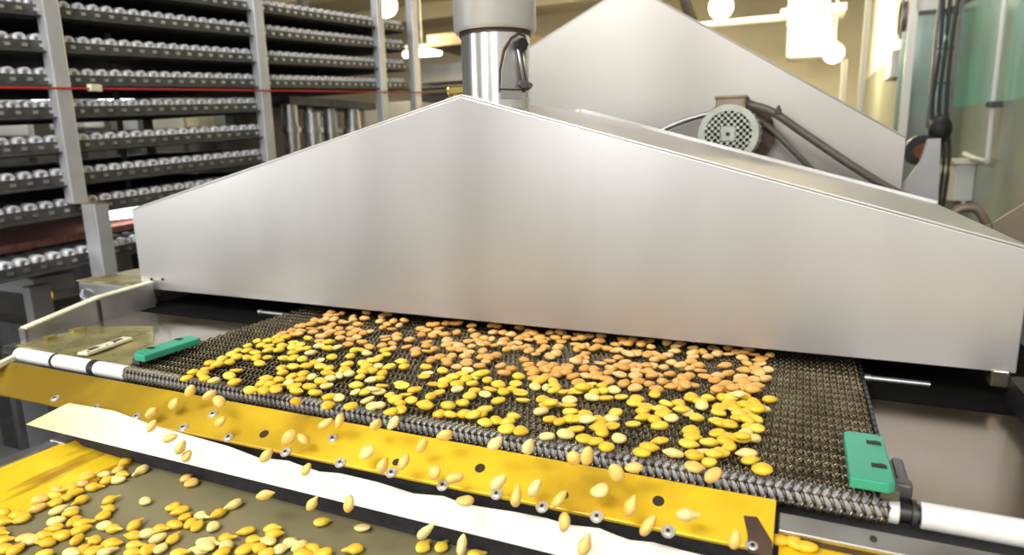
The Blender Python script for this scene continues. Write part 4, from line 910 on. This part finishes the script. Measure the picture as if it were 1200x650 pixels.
for i, (px, py, an, c) in enumerate(LOW):
    zl = ZL
    p, a = screen_dir(px, py, an, zl+.0035)
    if p[0] < .062: zl = ZL+.0006+.0054*min(1, (.062-p[0])/.12); p, a = screen_dir(px, py, an, zl+.0035)
    h = settle(p[0], p[1])
    m = AMAT[c] if c else (NY2 if rng.random() < .3 else NG)
    sh = LOW_SH[int(rng.integers(len(LOW_SH)))]; sc = rng.uniform(.98, 1.14)
    if c == 'w': sh = TAIL; sc = 1.28
    if c == 'c': sh = CHUNK; sc = .95
    if c == 'h': sh = HALF
    flip = c not in 'w' and rng.random() < .35
    mt = Matrix.Translation((p[0], p[1], zl+.0038+h)) @ Matrix.Rotation(a + (math.pi if (flip or c == 'w') else 0), 4, 'Z') @ Matrix.Rotation(rng.uniform(-.12, .12), 4, 'Y') @ Matrix.Rotation(rng.uniform(-.2, .2), 4, 'X') @ Matrix.Diagonal((sc, sc*rng.uniform(.92, 1.05), sc, 1))
    NUTS.append((sh, mt, m, 'low', c, px, py))
for px, py, an in ((914,632,-5),(930.5,634.5,-55),(946,640,-5)):
    p, a = screen_dir(px, py, an, -.0215+.0035)
    mt = Matrix.Translation((p[0], p[1], -.0220+.0038)) @ Matrix.Rotation(a, 4, 'Z') @ Matrix.Rotation(.1, 4, 'X')
    NUTS.append((LOW_SH[2] if an != -55 else LOW_SH[0], mt, NG, 'corner', '', px, py))
for i, (px, py, an) in enumerate(AIR):
    edge = np.interp(px, [0, 400, 910], [425, 492, 585]); bot = np.interp(px, [0, 400, 905], [462, 549, 645])
    f = (py-edge)/(bot-edge)
    y = -.034 - .035*min(1.3, max(0, f)) - rng.uniform(0, .012)
    p = at(px, py, 1, y)
    d = RT*math.cos(R(an)) + UP*math.sin(R(an)); d = d + FW*rng.uniform(-.35, .35); d /= np.linalg.norm(d)
    q = Vector(d).to_track_quat('X', 'Z').to_matrix().to_4x4()
    sc = rng.uniform(.95, 1.12)
    mt = Matrix.Translation(Vector(p)) @ q @ Matrix.Rotation(rng.uniform(-1.0, 1.0), 4, 'X') @ Matrix.Diagonal((sc, sc*.98, sc*1.1, 1))
    NUTS.append((BELT_SH[i % 5] if py < 565 else LOW_SH[i % 6], mt, NT if rng.random() < .75 else NP, 'air', '', px, py))
camv = Vector(CAM)
NUTS.sort(key=lambda q: (q[1].translation-camv).length if q[3] == 'top' else 0)
LIMIT = 300
ORD = ['first','second','third','fourth','fifth','sixth','seventh','eighth','ninth','tenth','eleventh','twelfth','thirteenth','fourteenth','fifteenth','sixteenth','seventeenth','eighteenth','nineteenth','twentieth'] + ['twenty-'+a for a in ('first','second','third','fourth','fifth','sixth','seventh','eighth','ninth')] + ['thirtieth'] + ['thirty-'+a for a in ('first','second','third','fourth','fifth','sixth','seventh','eighth','ninth')] + ['farthest']*60
WX = [onp(*q).x for q in ((65,467),(112,478),(160,488.5),(215,501),(268,512.5),(335,530),(399,542.5),(459,554),(519,569),(582,579),(635.5,594),(699.5,605.5),(783,623),(882,640))]
cols = {}
for k, n in enumerate(NUTS):
    t_ = n[1].translation; c_ = min(range(14), key=lambda j: abs(WX[j]-t_.x)); z_ = n[3]
    if z_ == 'air':
        edge = np.interp(n[5], [0, 400, 910], [425, 492, 585]); bot = np.interp(n[5], [0, 400, 905], [462, 549, 645])
        z_ = 'tip' if n[6] < edge+3 else ('plate' if n[6] < bot+2 else 'strip')
    cols.setdefault((z_, c_), []).append(k)
INFO = {}
for (z_, c_), ks in cols.items():
    if z_ == 'top': ks.sort(key=lambda k: NUTS[k][1].translation.y)
    elif z_ == 'low': ks.sort(key=lambda k: -NUTS[k][1].translation.y)
    elif z_ == 'corner': ks.sort(key=lambda k: NUTS[k][5])
    else: ks.sort(key=lambda k: -NUTS[k][1].translation.z)
    for r_, k in enumerate(ks): INFO[k] = (z_, c_, r_, len(ks))
def nut_label(k):
    (sh, mt, m, zone, c, px, py) = NUTS[k]; z_, w, r_, n_ = INFO[k]
    col = {NY: 'yellow', NY2: 'bright yellow', NP: 'pale cream', NO: 'orange brown', NO2: 'light orange', NG: 'golden', NT: 'tan'}[m]
    wn = ORD[w]
    if zone == 'corner': return ('left golden','middle upright golden','right golden')[0 if px < 920 else (1 if px < 940 else 2)]+' nut of three on small yellow plate under steel bar', 'nuts on the corner plate'
    if c == 'c': return 'pale split nut lying alone on open green belt, farthest from camera', 'nuts on the lower belt'
    if c == 'h': return 'pale broken nut alone on green belt near white strip, right of centre', 'nuts on the lower belt'
    if c == 'w': return ('long pale tailed nut on green belt touching the yellow side plate edge' if px < 200 else 'long pale tailed nut at the right tip of the green belt cluster'), 'nuts on the lower belt'
    if z_ == 'low': return '%s nut on lower belt, %s down from white strip below %s washer' % (col, ORD[r_], wn), 'nuts on the lower belt'
    if z_ == 'tip': return '%s nut tipping over front roller above %s washer%s' % (col, wn, '' if n_ == 1 else ', '+ORD[r_]+' from top'), 'nuts tipping over the roller'
    if z_ == 'plate': return '%s nut falling in front of yellow plate near %s washer%s' % (col, wn, '' if n_ == 1 else ', '+ORD[r_]+' from top'), 'nuts falling past the yellow plate'
    if z_ == 'strip': return '%s nut falling in front of white strip below %s washer%s' % (col, wn, '' if n_ == 1 else ', '+ORD[r_]+' from top'), 'nuts falling past the white strip'
    return '%s nut on mesh belt behind %s washer, %s back from roller' % (col, wn, ORD[r_]), 'nuts on the mesh belt'
cnt = 0; rest = bm_new(); rest_slots = [NY, NY2, NP, NO, NO2, NG, NT]
ncount = {}
singles = []
for k_, (sh, mt, m, zone, c, px, py) in enumerate(NUTS):
    if cnt < LIMIT:
        o = bpy.data.objects.new('nut_kernel', sh); COL.objects.link(o); o.matrix_world = mt
        o.material_slots[0].link = 'OBJECT'; o.material_slots[0].material = m
        lab, grp = nut_label(k_)
        singles.append((o, lab, grp)); cnt += 1
    else:
        n0 = len(rest.faces); b0 = len(rest.verts)
        rest.from_mesh(sh); rest.verts.ensure_lookup_table(); rest.faces.ensure_lookup_table()
        for v in rest.verts[b0:]: v.co = mt @ v.co
        k = rest_slots.index(m)
        for f in rest.faces[n0:]: f.material_index = k; f.smooth = True
from collections import Counter
gc = Counter(g for _, _, g in singles if g)
for o, lab, grp in singles: tag(o, lab, 'nut', grp if grp and gc[grp] > 1 else None)
ro = obj('nut_kernels', rest, rest_slots, smooth=False)
for p_ in ro.data.polygons: p_.use_smooth = True
tag(ro, 'crowded orange and yellow nuts on the rear of mesh belt before the hood', 'nuts', kind='stuff')
